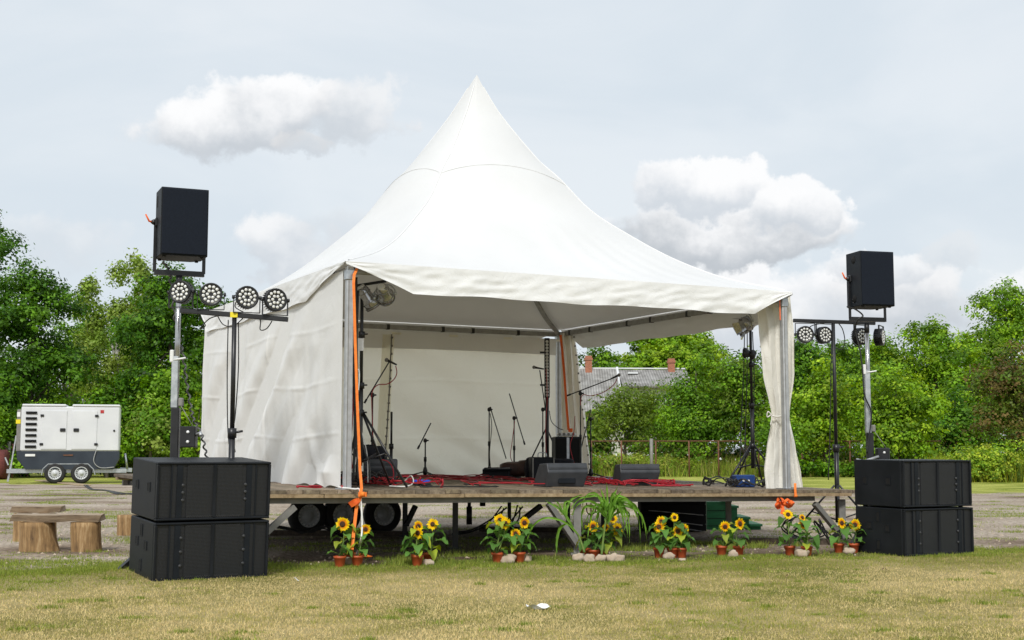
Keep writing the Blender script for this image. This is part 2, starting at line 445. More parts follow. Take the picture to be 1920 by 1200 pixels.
def near_edge(x): return 14.75 + .27 * x + .5 * (float(fbm(np.array([x * .6]), np.array([3.3]), 5)[0]) - .5) * 2.4 + .16 * math.sin(x * 9.1) + .12 * math.sin(x * 23.0)
def far_edge(x): return 45.5 - .33 * x + 1.2 * math.sin(x * .8) + .5 * math.sin(x * 3.1)
mb = MB(); gx = [-45 + .15 * i for i in range(601)]
vs = []; nr = 16; tones = []
for x in gx:
    a, b_ = near_edge(x), max(far_edge(x), near_edge(x) + 3)
    for k in range(nr):
        t = k / (nr - 1); y = a + (b_ - a) * t ** 2.6; vs.append((x, y, .004 + hgt(x, y)))
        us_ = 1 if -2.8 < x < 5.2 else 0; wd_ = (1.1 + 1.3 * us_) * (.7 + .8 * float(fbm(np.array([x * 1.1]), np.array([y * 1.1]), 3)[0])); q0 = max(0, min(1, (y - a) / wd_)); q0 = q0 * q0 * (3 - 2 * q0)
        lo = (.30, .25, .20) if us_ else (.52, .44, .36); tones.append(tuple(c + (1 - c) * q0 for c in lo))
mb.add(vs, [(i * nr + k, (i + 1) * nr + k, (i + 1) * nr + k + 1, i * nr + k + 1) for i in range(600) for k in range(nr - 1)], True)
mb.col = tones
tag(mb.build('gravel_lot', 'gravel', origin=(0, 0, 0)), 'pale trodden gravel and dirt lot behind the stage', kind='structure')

def blades(n, X, Y, Lh, Wd, col, lean, name, label, base_z=None, kind='stuff', mat='blade'):
    z = np.array([hgt(a, b) for a, b in zip(X, Y)]) if base_z is None else base_z
    ph = rs.rand(n) * 6.283; t = rs.rand(n) * lean
    dx = np.cos(ph) * np.sin(t); dy = np.sin(ph) * np.sin(t); dz_ = np.cos(t)
    A = np.stack([dx, dy, dz_], 1) * Lh[:, None]
    ph2 = rs.rand(n) * 6.283
    B = np.stack([np.cos(ph2), np.sin(ph2), np.zeros(n)], 1) * Wd[:, None] * .5
    P = np.stack([X, Y, z - .002], 1)
    o = cards(P, A, B, col, name, mat, shape=3)
    return tag(o, label, kind=kind)
def grass_cols(X, Y, extra=0):
    d = fbm(X * .9, Y * .9, 21, 4) * .55 + fbm(X * 5, Y * 5, 31, 3) * .35 + rs.rand(len(X)) * .28
    band = np.exp(-((Y - (14.3 + .27 * X)) / 1.15) ** 2) * .22 + np.where((X < -3) & (Y > 11.7), .05, 0)
    d = d - band * 1.0 - extra + .075
    t = np.clip((d - .42) / .30, 0, 1)[:, None]
    g = np.array([.20, .25, .035]); y = np.array([.36, .325, .085]); s = np.array([.66, .54, .27])
    c = np.where(t < .5, g + (y - g) * t * 2, y + (s - y) * (t * 2 - 1))
    return c * (.76 + .54 * rs.rand(len(X)))[:, None]
n = 420000
u1 = rs.rand(n); Yg = 7.6 * (17.6 / 7.6) ** (u1 ** 1.0); Xg = (rs.rand(n) * 2 - 1) * (.405 * Yg + .9)
ne = np.array([near_edge(x) for x in np.linspace(-9, 9, 400)])
NE = np.interp(Xg, np.linspace(-9, 9, 400), ne)
keep = Yg < NE + .18 * rs.randn(n)
Xg, Yg = Xg[keep], Yg[keep]; n = len(Xg)
under = (Yg > 14.3 + .52 * (Xg + 1.8)) & (Xg > -3) & (Xg < 4.6)
cl = grass_cols(Xg, Yg)
Lh = (.012 + .022 * rs.rand(n) ** 1.5) * (1 + .6 * (fbm(Xg * 2, Yg * 2, 77) - .5))
green = cl[:, 1] > cl[:, 0] * 1.05
Lh = Lh * np.where(green, 1.25, .9)
blades(n, Xg, Yg, Lh, .0045 + .003 * rs.rand(n), cl, 1.5, 'grass', 'short dry grass of the lawn, green in places')

# ragged green tufts round the edge of the lawn and on the gravel
P_, n = [], 0
spots = []
for i in range(330):
    x = rnd.uniform(-8, 8.5); spots.append((x, near_edge(x) + rnd.gauss(.0, .22), rnd.uniform(.08, .22), rnd.uniform(.02, .045)))
for i in range(150):
    x = rnd.uniform(-7.5, -2.6); spots.append((x, 14.3 + rnd.gauss(0, .55), rnd.uniform(.08, .26), rnd.uniform(.025, .05)))
for i in range(420):
    y = rnd.uniform(15.5, 44); x = rnd.uniform(-.42, .42) * y; spots.append((x, y, rnd.uniform(.06, .35), rnd.uniform(.03, .06)))
for i in range(60):
    x = rnd.uniform(-1.5, 4.2); spots.append((x, 14.2 + .5 * (x + 1.8) + rnd.uniform(-.25, 1.4), rnd.uniform(.05, .13), rnd.uniform(.04, .10)))
for i in range(90):
    y = rnd.uniform(8.6, 14); x = rnd.uniform(-.42, .42) * y; spots.append((x, y, rnd.uniform(.02, .09), rnd.uniform(.02, .045)))
X = []; Y = []; H = []
for (x, y, r, h) in spots:
    k = int(60 + 900 * r)
    X.append(x + rs.randn(k) * r); Y.append(y + rs.randn(k) * r * .6); H.append(h * (.4 + .8 * rs.rand(k)))
X = np.concatenate(X); Y = np.concatenate(Y); H = np.concatenate(H); n = len(X)
c = np.array([.14, .22, .03]) + rs.rand(n, 1) * np.array([.18, .13, .04]); c *= (.6 + .7 * rs.rand(n, 1))
blades(n, X, Y, H, .006 + .006 * rs.rand(n), c, .9, 'weeds', 'green weeds and grass tufts growing through the gravel')

# small stones on the gravel
mb = MB()
for i in range(1500):
    y = 14.5 + 14 * rnd.random() ** 1.7; x = rnd.uniform(-.42, .42) * y
    if y < near_edge(x): continue
    r = rnd.uniform(.006, .018) * (1 + .03 * y)
    g = rnd.uniform(.75, 1.1)
    a = rnd.random() * 3
    vs = [V((x + r * math.cos(a + k * 1.57) * (1 if k % 2 else .7), y + r * math.sin(a + k * 1.57), .004)) for k in range(4)] + [V((x, y, .004 + r * .8))]
    mb.add(vs, [(0, 1, 4), (1, 2, 4), (2, 3, 4), (3, 0, 4)], False)
tag(mb.build('pebbles', 'stone', origin=(0, 0, 0)), 'loose pebbles scattered over the gravel lot', kind='stuff')

def tall_grass(name, label, regions, n, hr, cols, wd=.03):
    X = []; Y = []
    for (px0, px1, y0, y1, k) in regions:
        m_ = int(n * k); yy = y0 + (y1 - y0) * rs.rand(m_); pp = px0 + (px1 - px0) * rs.rand(m_)
        X.append((pp - 960) / F * yy); Y.append(yy)
    X = np.concatenate(X); Y = np.concatenate(Y); k = len(X)
    H = (hr[0] + (hr[1] - hr[0]) * rs.rand(k)) * (.55 + .9 * fbm(X * .8, Y * .8, 9))
    ci = rs.randint(0, len(cols), k); c = np.array(cols)[ci] * (.6 + .7 * rs.rand(k, 1))
    blades(k, X, Y, H, np.full(k, wd) * (.6 + rs.rand(k)), c, .5, name, label)
tall_grass('tall_grass', 'tall yellow green meadow grass behind the wire fence', [(1000, 1760, 66.5, 74, 1), (200, 400, 66, 70, .4), (-200, 40, 66, 70, .3)], 20000, (.4, 1.1),
           [(.20, .30, .03), (.30, .36, .04), (.40, .38, .10), (.14, .22, .03)])
tall_grass('flowering_weeds', 'yellow green flowering weeds at the right edge of the field', [(1740, 2300, 54, 62, 1)], 22000, (.4, 1.1),
           [(.20, .26, .02), (.30, .34, .03), (.45, .42, .04), (.12, .18, .02), (.12, .16, .03)], .03)
bl = []
for i in range(70):
    px = rnd.uniform(1060, 1480); D = rnd.uniform(67, 74); h = rnd.uniform(.7, 1.25); bl.append((((px - 960) / F * D, D, h * .4), (rnd.uniform(.5, 1.1), .6, h * .55)))
MEADOW = bl
# white meadow flowers
k = 160; yy = 67 + 5 * rs.rand(k); pp = 1100 + 620 * rs.rand(k)
P = np.stack([(pp - 960) / F * yy, yy, .4 + .8 * rs.rand(k)], 1)
A = rs.randn(k, 3) * .04; B = rs.randn(k, 3) * .04
tag(cards(P, A, B, np.full((k, 3), .75), 'meadow_flowers', 'petal'), 'tiny white flowers dotted through the tall grass', kind='stuff')

# ------------------------------------------------------------------ trees
def crown(blobs, size, per, clump, cols, name, parent, seed, flat=.6, dens=1.0, droop=0):
    r = np.random.RandomState(seed); P = []; Nn = []; Cc = []
    for (c, rad) in blobs:
        c = np.array(c, float); rad = np.array(rad, float)
        area = 4 * np.pi * ((rad[0] * rad[1] * rad[2]) ** (2 / 3))
        m_ = max(6, int(area / (clump * clump * 1.7) * dens))
        d = r.randn(m_, 3); d /= np.linalg.norm(d, axis=1)[:, None]; d[:, 2] = np.where(d[:, 2] < -.55, -d[:, 2] * .6, d[:, 2])
        q = (.55 + .5 * r.rand(m_) ** .6)
        cc = c + d * rad * q[:, None]
        bright = r.rand(m_)
        for j in range(m_):
            cl_ = clump * (.6 + .8 * r.rand())
            p = r.randn(per, 3); p /= np.linalg.norm(p, axis=1)[:, None]; p *= (r.rand(per, 1) ** .45) * cl_; p[:, 2] *= flat
            if droop: p[:, 2] -= droop * r.rand(per) * cl_
            P.append(cc[j] + p); nn = p / cl_ + d[j] * .8 + np.array([0, 0, .6]); Nn.append(nn)
            base = np.array(cols[r.randint(len(cols))]); Cc.append(base * np.array([1.18, 1.22, .92]) * (.55 + .78 * bright[j]) * (.75 + .5 * r.rand(per, 1)))
    P = np.concatenate(P); Nn = np.concatenate(Nn) + r.randn(len(P), 3) * .55; Cc = np.concatenate(Cc)
    Nn /= np.linalg.norm(Nn, axis=1)[:, None]
    t = r.randn(len(P), 3); A = np.cross(Nn, t); A /= np.linalg.norm(A, axis=1)[:, None]; B = np.cross(Nn, A)
    s = size * (.6 + .8 * r.rand(len(P), 1))
    return cards(P, A * s * .5, B * s * .32, Cc, name, 'leaf', parent)
def trunk(parent, h, r0, tips, seed, mat='bark', lean=0):
    q = random.Random(seed); mb = MB()
    top = V((lean, 0, h)); pts = [V((0, 0, -.1)), V((q.uniform(-.1, .1) * h * .1 + lean * .3, 0, h * .35)), V((lean * .7, q.uniform(-.05, .05) * h, h * .7)), top]
    sp = smooth_path(pts, 5); mb.tube(sp, [r0 * (1.15 - .95 * i / (len(sp) - 1)) for i in range(len(sp))], 9)
    for t in tips:
        k = q.uniform(.25, .75); a = sp[int(k * (len(sp) - 1))]; b = V(t)
        mid = (a + b) / 2 + V((q.uniform(-.3, .3), q.uniform(-.3, .3), q.uniform(.1, .5)))
        s2 = smooth_path([a, mid, b], 5); rr = r0 * (.62 - .4 * k)
        mb.tube(s2, [rr * (1 - .85 * i / (len(s2) - 1)) for i in range(len(s2))], 6)
        for _ in range(2):
            a2 = s2[int(len(s2) * q.uniform(.35, .8))]; e = a2 + V((q.uniform(-1, 1), q.uniform(-1, 1), q.uniform(.2, 1))) * h * .12
            mb.tube([a2, (a2 + e) / 2 + V((0, 0, .1)), e], [rr * .35, rr * .22, rr * .06], 5)
    return mb.build('trunk', mat, parent, local=True)
def tree(px, D, topy, wpx, label, cat, cols, seed, style='round', name='tree', group=None, leaf=.19, per=34, base=.22, mat='bark', dens=1.0, nb=9, z0=0):
    H = zat(topy, D); Wd = wpx * mpp(D); loc = V(((px - 960) / F * D, D, z0))
    o = thing(name, loc, label, cat, group)
    q = random.Random(seed); bl = []; cz = H * (base + 1) / 2; hh = H * (1 - base) / 2
    if style == 'round':
        for i in range(nb):
            a = 2 * math.pi * i / nb * 2.4 + q.random(); lv = (i + .5) / nb
            z = H * base + (H * (1 - base)) * (.12 + .76 * lv)
            rr = Wd / 2 * (.62 * math.sin(math.pi * (.22 + .66 * lv)))
            s_ = q.uniform(.20, .33) * Wd
            bl.append(((math.cos(a) * rr, math.sin(a) * rr, z), (s_, s_, s_ * q.uniform(.6, .85))))
        bl.append(((0, 0, H - .22 * Wd * .9), (.22 * Wd, .22 * Wd, .22 * Wd)))
        bl.append(((0, 0, H * base + hh), (Wd * .34, Wd * .34, hh * .75)))
    elif style == 'bush':
        for i in range(nb):
            a = q.random() * 6.28; z = H * q.uniform(.18, .78); k = q.uniform(.2, .62) * (1.15 - .55 * z / H)
            s_ = q.uniform(.16, .28) * Wd
            bl.append(((math.cos(a) * k * Wd * .62, math.sin(a) * k * Wd * .4, z), (s_, s_ * .9, min(s_ * .85, z * 1.02))))
        bl.append(((q.uniform(-.1, .1) * Wd, 0, H - .15 * Wd), (.17 * Wd, .17 * Wd, .15 * Wd)))
        bl.append(((0, 0, H * .42), (Wd * .34, Wd * .3, H * .38)))
    elif style == 'birch':
        for i in range(nb * 7):
            a = q.random() * 6.28; lv = q.random(); st = q.choice(((-.30, .86), (-.02, .93), (.22, 1.0), (.38, .88))); z = H * st[1] * (base + (1 - base) * (.03 + .93 * lv))
            k = Wd * (.27 - .20 * lv) * q.uniform(.2, 1); s_ = Wd * q.uniform(.06, .10)
            bl.append(((st[0] * Wd * (.5 + .5 * lv) + math.cos(a) * k, math.sin(a) * k, z - s_), (s_, s_, s_ * 1.9)))
    crown(bl, leaf, per, .62 if style != 'birch' else .5, cols, 'crown', o, seed, flat=.62 if style != 'birch' else 1.1, dens=dens, droop=.9 if style == 'birch' else 0)
    tips = [tuple(V(b_[0]) * 1.0) for b_ in bl[:7]]
    trunk(o, H * (.86 if style != 'birch' else .7), max(.09, H * .022), tips, seed, mat)
    return o
DG = [(.045, .12, .011), (.066, .155, .014), (.10, .205, .02), (.034, .088, .010)]
MG = [(.09, .19, .015), (.13, .25, .018), (.17, .29, .024), (.07, .15, .014)]
YG = [(.15, .26, .016), (.21, .33, .02), (.26, .36, .03), (.10, .19, .015), (.15, .27, .02)]
BG = [(.20, .28, .06), (.26, .32, .09), (.15, .22, .045)]
OG = [(.085, .135, .018), (.12, .18, .026), (.16, .22, .036)]
RB = [(.13, .105, .035), (.11, .15, .03), (.15, .10, .045), (.09, .15, .022), (.13, .17, .03)]
TG = 'trees and bushes beyond the fence'
trees = [
 # px, D, top, width, label, cat, cols, seed, style, name, kw
 (-62, 76, 385, 210, 'tallest dark green tree at the left edge of the photo, partly cut off', 'tree', DG, 1, 'round', 'broadleaf_tree', {}),
 (52, 68, 498, 215, 'broad dark green maple behind the white generator', 'tree', DG, 2, 'round', 'broadleaf_tree', dict(nb=14, base=.12)),
 (218, 80, 448, 200, 'airy pale green birch between the two dark trees on the left', 'tree', BG, 3, 'birch', 'birch_tree', dict(mat='birchbark', leaf=.19, per=44, base=.12, nb=13)),
 (322, 68, 500, 235, 'dark green tree behind the left speaker pole', 'tree', DG + MG[:1], 4, 'round', 'broadleaf_tree', dict(nb=14, base=.12)),
 (425, 74, 570, 170, 'mid green tree partly hidden by the white tent wall', 'tree', MG, 5, 'round', 'broadleaf_tree', {}),
 (285, 63.5, 735, 150, 'bright green bush with pale leaf tips left of the speaker pole', 'bush', MG + BG, 6, 'bush', 'bush', dict(leaf=.17)),
 (375, 63, 745, 110, 'bright green bush between the speaker pole and the tent', 'bush', YG, 7, 'bush', 'bush', dict(leaf=.17)),
 (205, 64, 775, 110, 'low green bush just above the generator roof', 'bush', MG, 8, 'bush', 'bush', dict(leaf=.17)),
 (95, 64, 742, 160, 'leafy bush behind the generator vents', 'bush', MG, 9, 'bush', 'bush', dict(leaf=.17)),
 (-10, 63, 760, 120, 'low bush at the left edge beside the red hedge', 'bush', MG, 10, 'bush', 'bush', dict(leaf=.17)),
 (1125, 118, 652, 90, 'small far tree above the left chimney of the grey roof', 'tree', MG, 12, 'round', 'broadleaf_tree', dict(leaf=.26)),
 (1262, 122, 614, 235, 'wide bright green tree rising behind the grey roof', 'tree', YG, 13, 'round', 'broadleaf_tree', dict(leaf=.28, nb=14, base=.08)),
 (1172, 73, 728, 150, 'dark olive apple tree with bare forked trunk in front of the house', 'tree', OG, 14, 'round', 'apple_tree', dict(leaf=.15, base=.34)),
 (1118, 80, 762, 90, 'dark bush below the left chimney, in front of the house wall', 'bush', DG + OG, 34, 'bush', 'bush', dict(nb=12)),
 (1215, 80, 738, 130, 'dark green bush hiding the house wall behind the apple tree', 'bush', DG + MG[:2], 35, 'bush', 'bush', dict(nb=14)),
 (1262, 74, 712, 130, 'olive green tree right of the apple tree below the grey roof', 'tree', OG + MG, 15, 'bush', 'broadleaf_tree', dict(leaf=.15)),
 (1305, 70, 665, 175, 'mid green tree in front of the right chimney', 'tree', MG, 16, 'bush', 'broadleaf_tree', dict(leaf=.16, nb=16)),
 (1398, 69, 655, 170, 'mid green willowy tree behind the tripod lamp stand', 'tree', MG + OG, 17, 'bush', 'broadleaf_tree', dict(leaf=.16, nb=16)),
 (1500, 82, 628, 160, 'darker tree seen just right of the tied white curtain', 'tree', DG + MG[:2], 18, 'round', 'broadleaf_tree', dict(nb=12, base=.08)),
 (1545, 67, 672, 165, 'yellow green shrub behind the right lamp stand', 'bush', YG, 19, 'bush', 'large_shrub', dict(leaf=.17, nb=18)),
 (1680, 66.5, 688, 185, 'yellow green shrub behind the right speaker pole', 'bush', YG, 20, 'bush', 'large_shrub', dict(leaf=.17, nb=18)),
 (1655, 86, 632, 160, 'round green tree between the right lamps and the maple', 'tree', YG + MG, 21, 'round', 'broadleaf_tree', dict(nb=12, base=.08)),
 (1752, 84, 600, 160, 'green tree rising left of the tall maple at the right', 'tree', YG + MG, 22, 'round', 'broadleaf_tree', dict(nb=12, base=.08)),
 (1890, 86, 530, 190, 'tallest maple at the right of the photo', 'tree', YG + MG, 23, 'round', 'maple_tree', dict(nb=14, base=.08)),
 (1905, 60, 645, 170, 'reddish brown leafed tree at the right edge', 'tree', RB, 24, 'bush', 'copper_tree', dict(leaf=.15, nb=18)),
 (1790, 70, 728, 150, 'shadowy green bush between the shrub and the copper tree', 'bush', DG + MG, 25, 'bush', 'bush', dict(nb=14)),
 (1450, 64, 760, 110, 'low green bush seen behind the foot of the tied curtain', 'bush', MG, 26, 'bush', 'bush', dict(leaf=.16)),
 (140, 92, 590, 190, 'tree glimpsed behind the gap between the maple and the birch', 'tree', MG, 28, 'round', 'broadleaf_tree', dict(base=.05)),
 (215, 66, 700, 130, 'small dark tree below the birch', 'tree', DG + MG[:2], 29, 'bush', 'broadleaf_tree', dict(nb=14)),
 (20, 65, 690, 150, 'dark green shrub below the broad maple', 'bush', DG + MG[:1], 30, 'bush', 'large_shrub', dict(nb=14)),
 (330, 65, 660, 150, 'mid green shrub below the dark tree left of the tent', 'bush', MG, 31, 'bush', 'large_shrub', dict(nb=14)),
 (1590, 92, 640, 200, 'green tree filling the skyline between the right lamps', 'tree', MG, 32, 'round', 'broadleaf_tree', dict(base=.05, nb=12)),
 (1820, 78, 650, 150, 'green tree standing left of the copper tree', 'tree', MG + YG, 33, 'bush', 'broadleaf_tree', dict(nb=16)),
 (480, 80, 660, 170, 'tree hidden behind the left part of the tent', 'tree', MG, 41, 'bush', 'broadleaf_tree', dict(dens=.6)),
 (590, 76, 680, 170, 'bush hidden behind the side wall of the tent', 'bush', DG + MG, 42, 'bush', 'large_shrub', dict(dens=.6)),
 (820, 78, 670, 180, 'bush hidden behind the back wall of the tent', 'bush', MG, 43, 'bush', 'large_shrub', dict(dens=.6)),
 (930, 82, 660, 180, 'tree hidden behind the right half of the back wall', 'tree', MG + DG, 44, 'bush', 'broadleaf_tree', dict(dens=.6)),
 (1030, 80, 680, 150, 'bush hidden behind the rear right tent post', 'bush', DG + MG, 45, 'bush', 'large_shrub', dict(dens=.6)),
 (700, 84, 640, 260, 'tree hidden behind the middle of the tent', 'tree', MG, 27, 'round', 'broadleaf_tree', dict(dens=.5)),
]
for (px, D, ty, wp, lab, cat, cols, sd, st, nm, kw) in trees:
    tree(px, D, ty, wp, lab, cat, cols, sd, st, nm, TG, **kw)
# far tree line, one mass
bl = []
for i in range(46):
    px = 1000 + i * 30; D = 150; h = zat(668 + rnd.uniform(-12, 14), D)
    bl.append((((px - 960) / F * D, D + rnd.uniform(-4, 4), h * .55), (3.2, 2.5, h * .47)))
for i in range(24):
    px = -150 + i * 26; D = 130; h = zat(700 + rnd.uniform(-20, 20), D)
    bl.append((((px - 960) / F * D, D, h * .55), (3.2, 2.5, h * .47)))
tag(crown(bl, .45, 22, 1.1, [(.05, .09, .02), (.065, .11, .025)], 'far_woodland', None, 99), 'far off line of woodland reading as one dark green mass', kind='stuff')
# undergrowth below the shrubs
bl = []
for (a, b_, D, h) in ((-60, 1100, 67, 1.6), (1230, 1760, 71, 1.7), (1460, 1750, 65.5, .8), (1740, 1990, 72, 2.6)):
    for px in range(a, b_, 16): bl.append((((px - 960) / F * D, D + rnd.uniform(-.6, .6), h * .42), (.7, .6, h * rnd.uniform(.4, .62))))
tag(crown(bl, .17, 26, .45, DG + MG, 'undergrowth', None, 98), 'dense undergrowth at the foot of the trees', kind='stuff')
bl = []
for i in range(60):
    px = rnd.uniform(1735, 2060); D = rnd.uniform(54, 63); h = rnd.uniform(.8, 1.7) * (1 - .35 * (px < 1790)); bl.append((((px - 960) / F * D, D, h * .4), (rnd.uniform(.5, 1.0), .6, h * .55)))
tag(crown(MEADOW, .12, 28, .36, [(.20, .30, .03), (.27, .34, .05), (.13, .22, .03), (.32, .32, .08)], 'meadow_growth', None, 96), 'bushy yellow green meadow growth among the tall grass', kind='stuff')
tag(crown(bl, .11, 30, .34, [(.20, .31, .03), (.26, .35, .04), (.13, .23, .03), (.34, .38, .05)], 'weed_bank', None, 97), 'bank of yellow green weeds at the right edge of the field', kind='stuff')

# ================================================================== HOUSE
def brickmat():
    m, nt, b = new_mat('chimney_brick')
    tc = N(nt, 'ShaderNodeTexCoord'); mp = N(nt, 'ShaderNodeMapping'); mp.inputs['Rotation'].default_value = (R(90), 0, 0); L(nt, tc.outputs['Object'], mp.inputs['Vector'])
    br = N(nt, 'ShaderNodeTexBrick'); br.inputs['Scale'].default_value = 3.2; br.inputs['Color1'].default_value = (.42, .13, .06, 1); br.inputs['Color2'].default_value = (.30, .09, .045, 1); br.inputs['Mortar'].default_value = (.3, .25, .2, 1)
    L(nt, mp.outputs[0], br.inputs['Vector']); L(nt, br.outputs['Color'], b.inputs['Base Color']); b.inputs['Roughness'].default_value = .9
    return m
M['brick'] = brickmat()
def roofmat():
    m, nt, b = new_mat('old_slate_sheets')
    tc = N(nt, 'ShaderNodeTexCoord'); mp = N(nt, 'ShaderNodeMapping'); L(nt, tc.outputs['Object'], mp.inputs['Vector'])
    w = N(nt, 'ShaderNodeTexWave'); w.inputs['Scale'].default_value = 1.6; w.inputs['Distortion'].default_value = 1.2; w.inputs['Detail'].default_value = 3; L(nt, mp.outputs[0], w.inputs['Vector'])
    n = N(nt, 'ShaderNodeTexNoise'); n.inputs['Scale'].default_value = 1.6; n.inputs['Detail'].default_value = 8; L(nt, mp.outputs[0], n.inputs['Vector'])
    a = ramp(nt, n.outputs['Fac'], [(.3, (.20, .19, .175)), (.7, (.42, .41, .39))]); c = ramp(nt, w.outputs['Fac'], [(.2, (.7, .7, .7)), (.8, (1, 1, 1))])
    mm = N(nt, 'ShaderNodeMix', data_type='RGBA', blend_type='MULTIPLY'); mm.inputs['Factor'].default_value = 1
    L(nt, a.outputs[0], mm.inputs['A']); L(nt, c.outputs[0], mm.inputs['B']); L(nt, mm.outputs['Result'], b.inputs['Base Color']); b.inputs['Roughness'].default_value = .85
    bp = N(nt, 'ShaderNodeBump'); bp.inputs['Distance'].default_value = .05; L(nt, w.outputs['Fac'], bp.inputs['Height']); L(nt, bp.outputs[0], b.inputs['Normal'])
    return m
M['slate'] = roofmat()
M['plaster'] = noisy('house_plaster', (.42, .41, .38), (.58, .57, .54), .8, .9)
M['winglass'] = noisy('window_glass', (.02, .03, .04), (.05, .06, .07), 2, .1)

HD = 98.0
hx = lambda px: (px - 960) / F * HD
zr = zat(690, HD); ze = zat(727, HD)
house = thing('farmhouse', (hx(1140), HD + 4, 0), 'old white farmhouse with grey corrugated roof behind the apple tree', 'house')
mb = MB(); xa, xm, xb = hx(1000), hx(1162), hx(1290)
mb.box(((xm + xb) / 2, HD + 4, ze / 2), (xb - xm, 7.6, ze)); mb.box(((xa + xm) / 2, HD + 4.2, ze * .4), (xm - xa - .02, 8, ze * .8))
for x in (xm + .01, xb - .01):
    mb.add([(x, HD + .2, ze - .02), (x, HD + 7.8, ze - .02), (x, HD + 4, zr - .1)], [(0, 1, 2)])
mb.build('wall', 'plaster', house)
def slope(x0, x1, y0, z0, y1, z1, th=.12):
    mb = MB(); n_ = V((0, -(z1 - z0), (y1 - y0))).normalized() * th
    a = [V((x0, y0, z0)), V((x1, y0, z0)), V((x1, y1, z1)), V((x0, y1, z1))]
    mb.add(a + [p + n_ for p in a], [(3, 2, 1, 0), (4, 5, 6, 7), (0, 1, 5, 4), (1, 2, 6, 5), (2, 3, 7, 6), (3, 0, 4, 7)])
    return mb
def joinmb(*ms):
    o = MB()
    for q in ms:
        b = len(o.v); o.v += q.v; o.f += [tuple(b + i for i in f) for f in q.f]; o.sm += q.sm; o.col += q.col
    return o
rf = joinmb(slope(xm + .2, xb + .4, HD - .3, ze, HD + 4, zr), slope(xm + .2, xb + .4, HD + 8.3, ze, HD + 4, zr)).build('roof', 'slate', house)
lowz = zat(775, HD)
joinmb(slope(xa, xm + .05, HD - 1.6, lowz, HD + 4, zr + .12), slope(xa, xm + .05, HD + 9, lowz + .4, HD + 4, zr + .12)).build('roof', 'slate', house)
for px, tp, bt in ((1109, 673, 706), (1270, 678, 703)):
    mb = MB(); x = hx(px); zt = zat(tp, HD + 4); mb.box((x, HD + 3.6, zt - .8), (.5, .5, 2.0)); mb.box((x, HD + 3.6, zt + .05 - .1), (.62, .62, .16))
    mb.build('chimney', 'brick', rf)
mb = MB(); mb.bar((xm + .12, HD - 1.5, lowz + .3), (xm + .12, HD + 4, zr + .3), .16, .10); mb.build('verge_board', 'white', house)
mb = MB(); mb.bar((xa, HD + 4, zr + .26), (xb + .4, HD + 4, zr + .20), .25, .1); mb.build('ridge_cap', 'white', house)
sk = MB(); t_ = .72; sk.box((hx(1193), HD - .3 + 4.3 * t_, ze + (zr - ze) * t_ + .2), (.75, .55, .12)); sk.build('skylight', 'white', house)
for px in (1195, 1225, 1255):
    mb = MB(); mb.box((hx(px), HD + .17, ze - 1.5), (.9, .06, 1.2)); fr = mb.build('window', 'white', house)
    mb = MB(); mb.box((hx(px), HD + .13, ze - 1.5), (.72, .03, 1.0)); mb.build('pane', 'winglass', fr)
# white house glimpsed through the left trees
sh = thing('white_house', ((185 - 960) / F * 100, 100, 0), 'pale house just glimpsed between the trees above the generator', 'house')
mb = MB(); x = (190 - 960) / F * 100; mb.box((x, 103, 2.2), (6, 6, 4.4)); mb.build('wall', 'plaster', sh)
joinmb(slope(x - 3.3, x + 3.3, 99.6, 4.2, 103, 5.4), slope(x - 3.3, x + 3.3, 106.4, 4.2, 103, 5.4)).build('roof', 'slate', sh)

# ================================================================== FENCES
def wirefence(px0, px1, D0, D1, posts, railpy, name, label, white=()):
    x0, x1 = (px0 - 960) / F * D0, (px1 - 960) / F * D1
    rz = zat(railpy, (D0 + D1) / 2)
    o = thing(name, (x0, D0, 0), label, 'fence', 'wire fences along the far side of the field')
    mb = MB(); mb.tube([(x0, D0, rz), (x1, D1, rz)], .028, 6); mb.build('rail', 'rust', o)
    for px in posts:
        t = (px - px0) / (px1 - px0); D = D0 + (D1 - D0) * t; x = (px - 960) / F * D
        mb = MB(); w_ = px in white
        mb.tube([(x, D - .06, 0), (x, D - .06, rz + (.12 if w_ else .02))], .09 if w_ else .04, 7)
        mb.build('post', 'steelgrey' if w_ else 'rust', o)
    mb = MB(); d = (V((x1, D1, 0)) - V((x0, D0, 0))); n_ = int(d.length / .28)
    for i in range(n_):
        for s in (0, 1):
            a = V((x0, D0, 0)) + d * (i / n_); b = V((x0, D0, 0)) + d * ((i + 4) / n_)
            mb.tube([(a.x, a.y, .05 if s else rz), (b.x, b.y, rz if s else .05)], .0045, 3, cap=False)
    mb.build('wire_mesh', 'rust', o)
wirefence(222, 390, 64.5, 64.5, (243, 316, 372), 831, 'wire_fence', 'rusty wire fence with one pale post behind the left speaker pole', (316,))
wirefence(1100, 1760, 66, 66, (1108, 1164, 1220, 1228, 1290, 1345, 1420, 1500, 1590, 1680), 827, 'wire_fence', 'rusty wire fence running behind the open right side of the stage', (1220,))
wirefence(-80, 36, 63, 63, (-60, -10, 6, 22, 30), 833, 'wire_fence', 'short piece of rusty wire fence left of the generator', (22,))
o = thing('picket_fence', ((1745 - 960) / F * 78, 78, 0), 'dark iron picket fence between the bushes at the right', 'fence')
for px in range(1740, 1868, 6):
    mb = MB(); x = (px - 960) / F * 78; mb.bar((x, 78, .2), (x, 78, zat(810, 78)), .06); mb.build('picket', 'blackmetal', o)
mb = MB()
for py in (815, 829): mb.bar(((1735 - 960) / F * 78, 78.05, zat(py, 78)), ((1870 - 960) / F * 78, 78.05, zat(py, 78)), .05)
mb.build('rail', 'blackmetal', o)
mb = MB(); x = (-10 - 960) / F * 60
for i in range(5): mb.blob(((-45 + i * 12 - 960) / F * 60, 60, .6), (.36, .5, .68), i, .2, 12, .5)
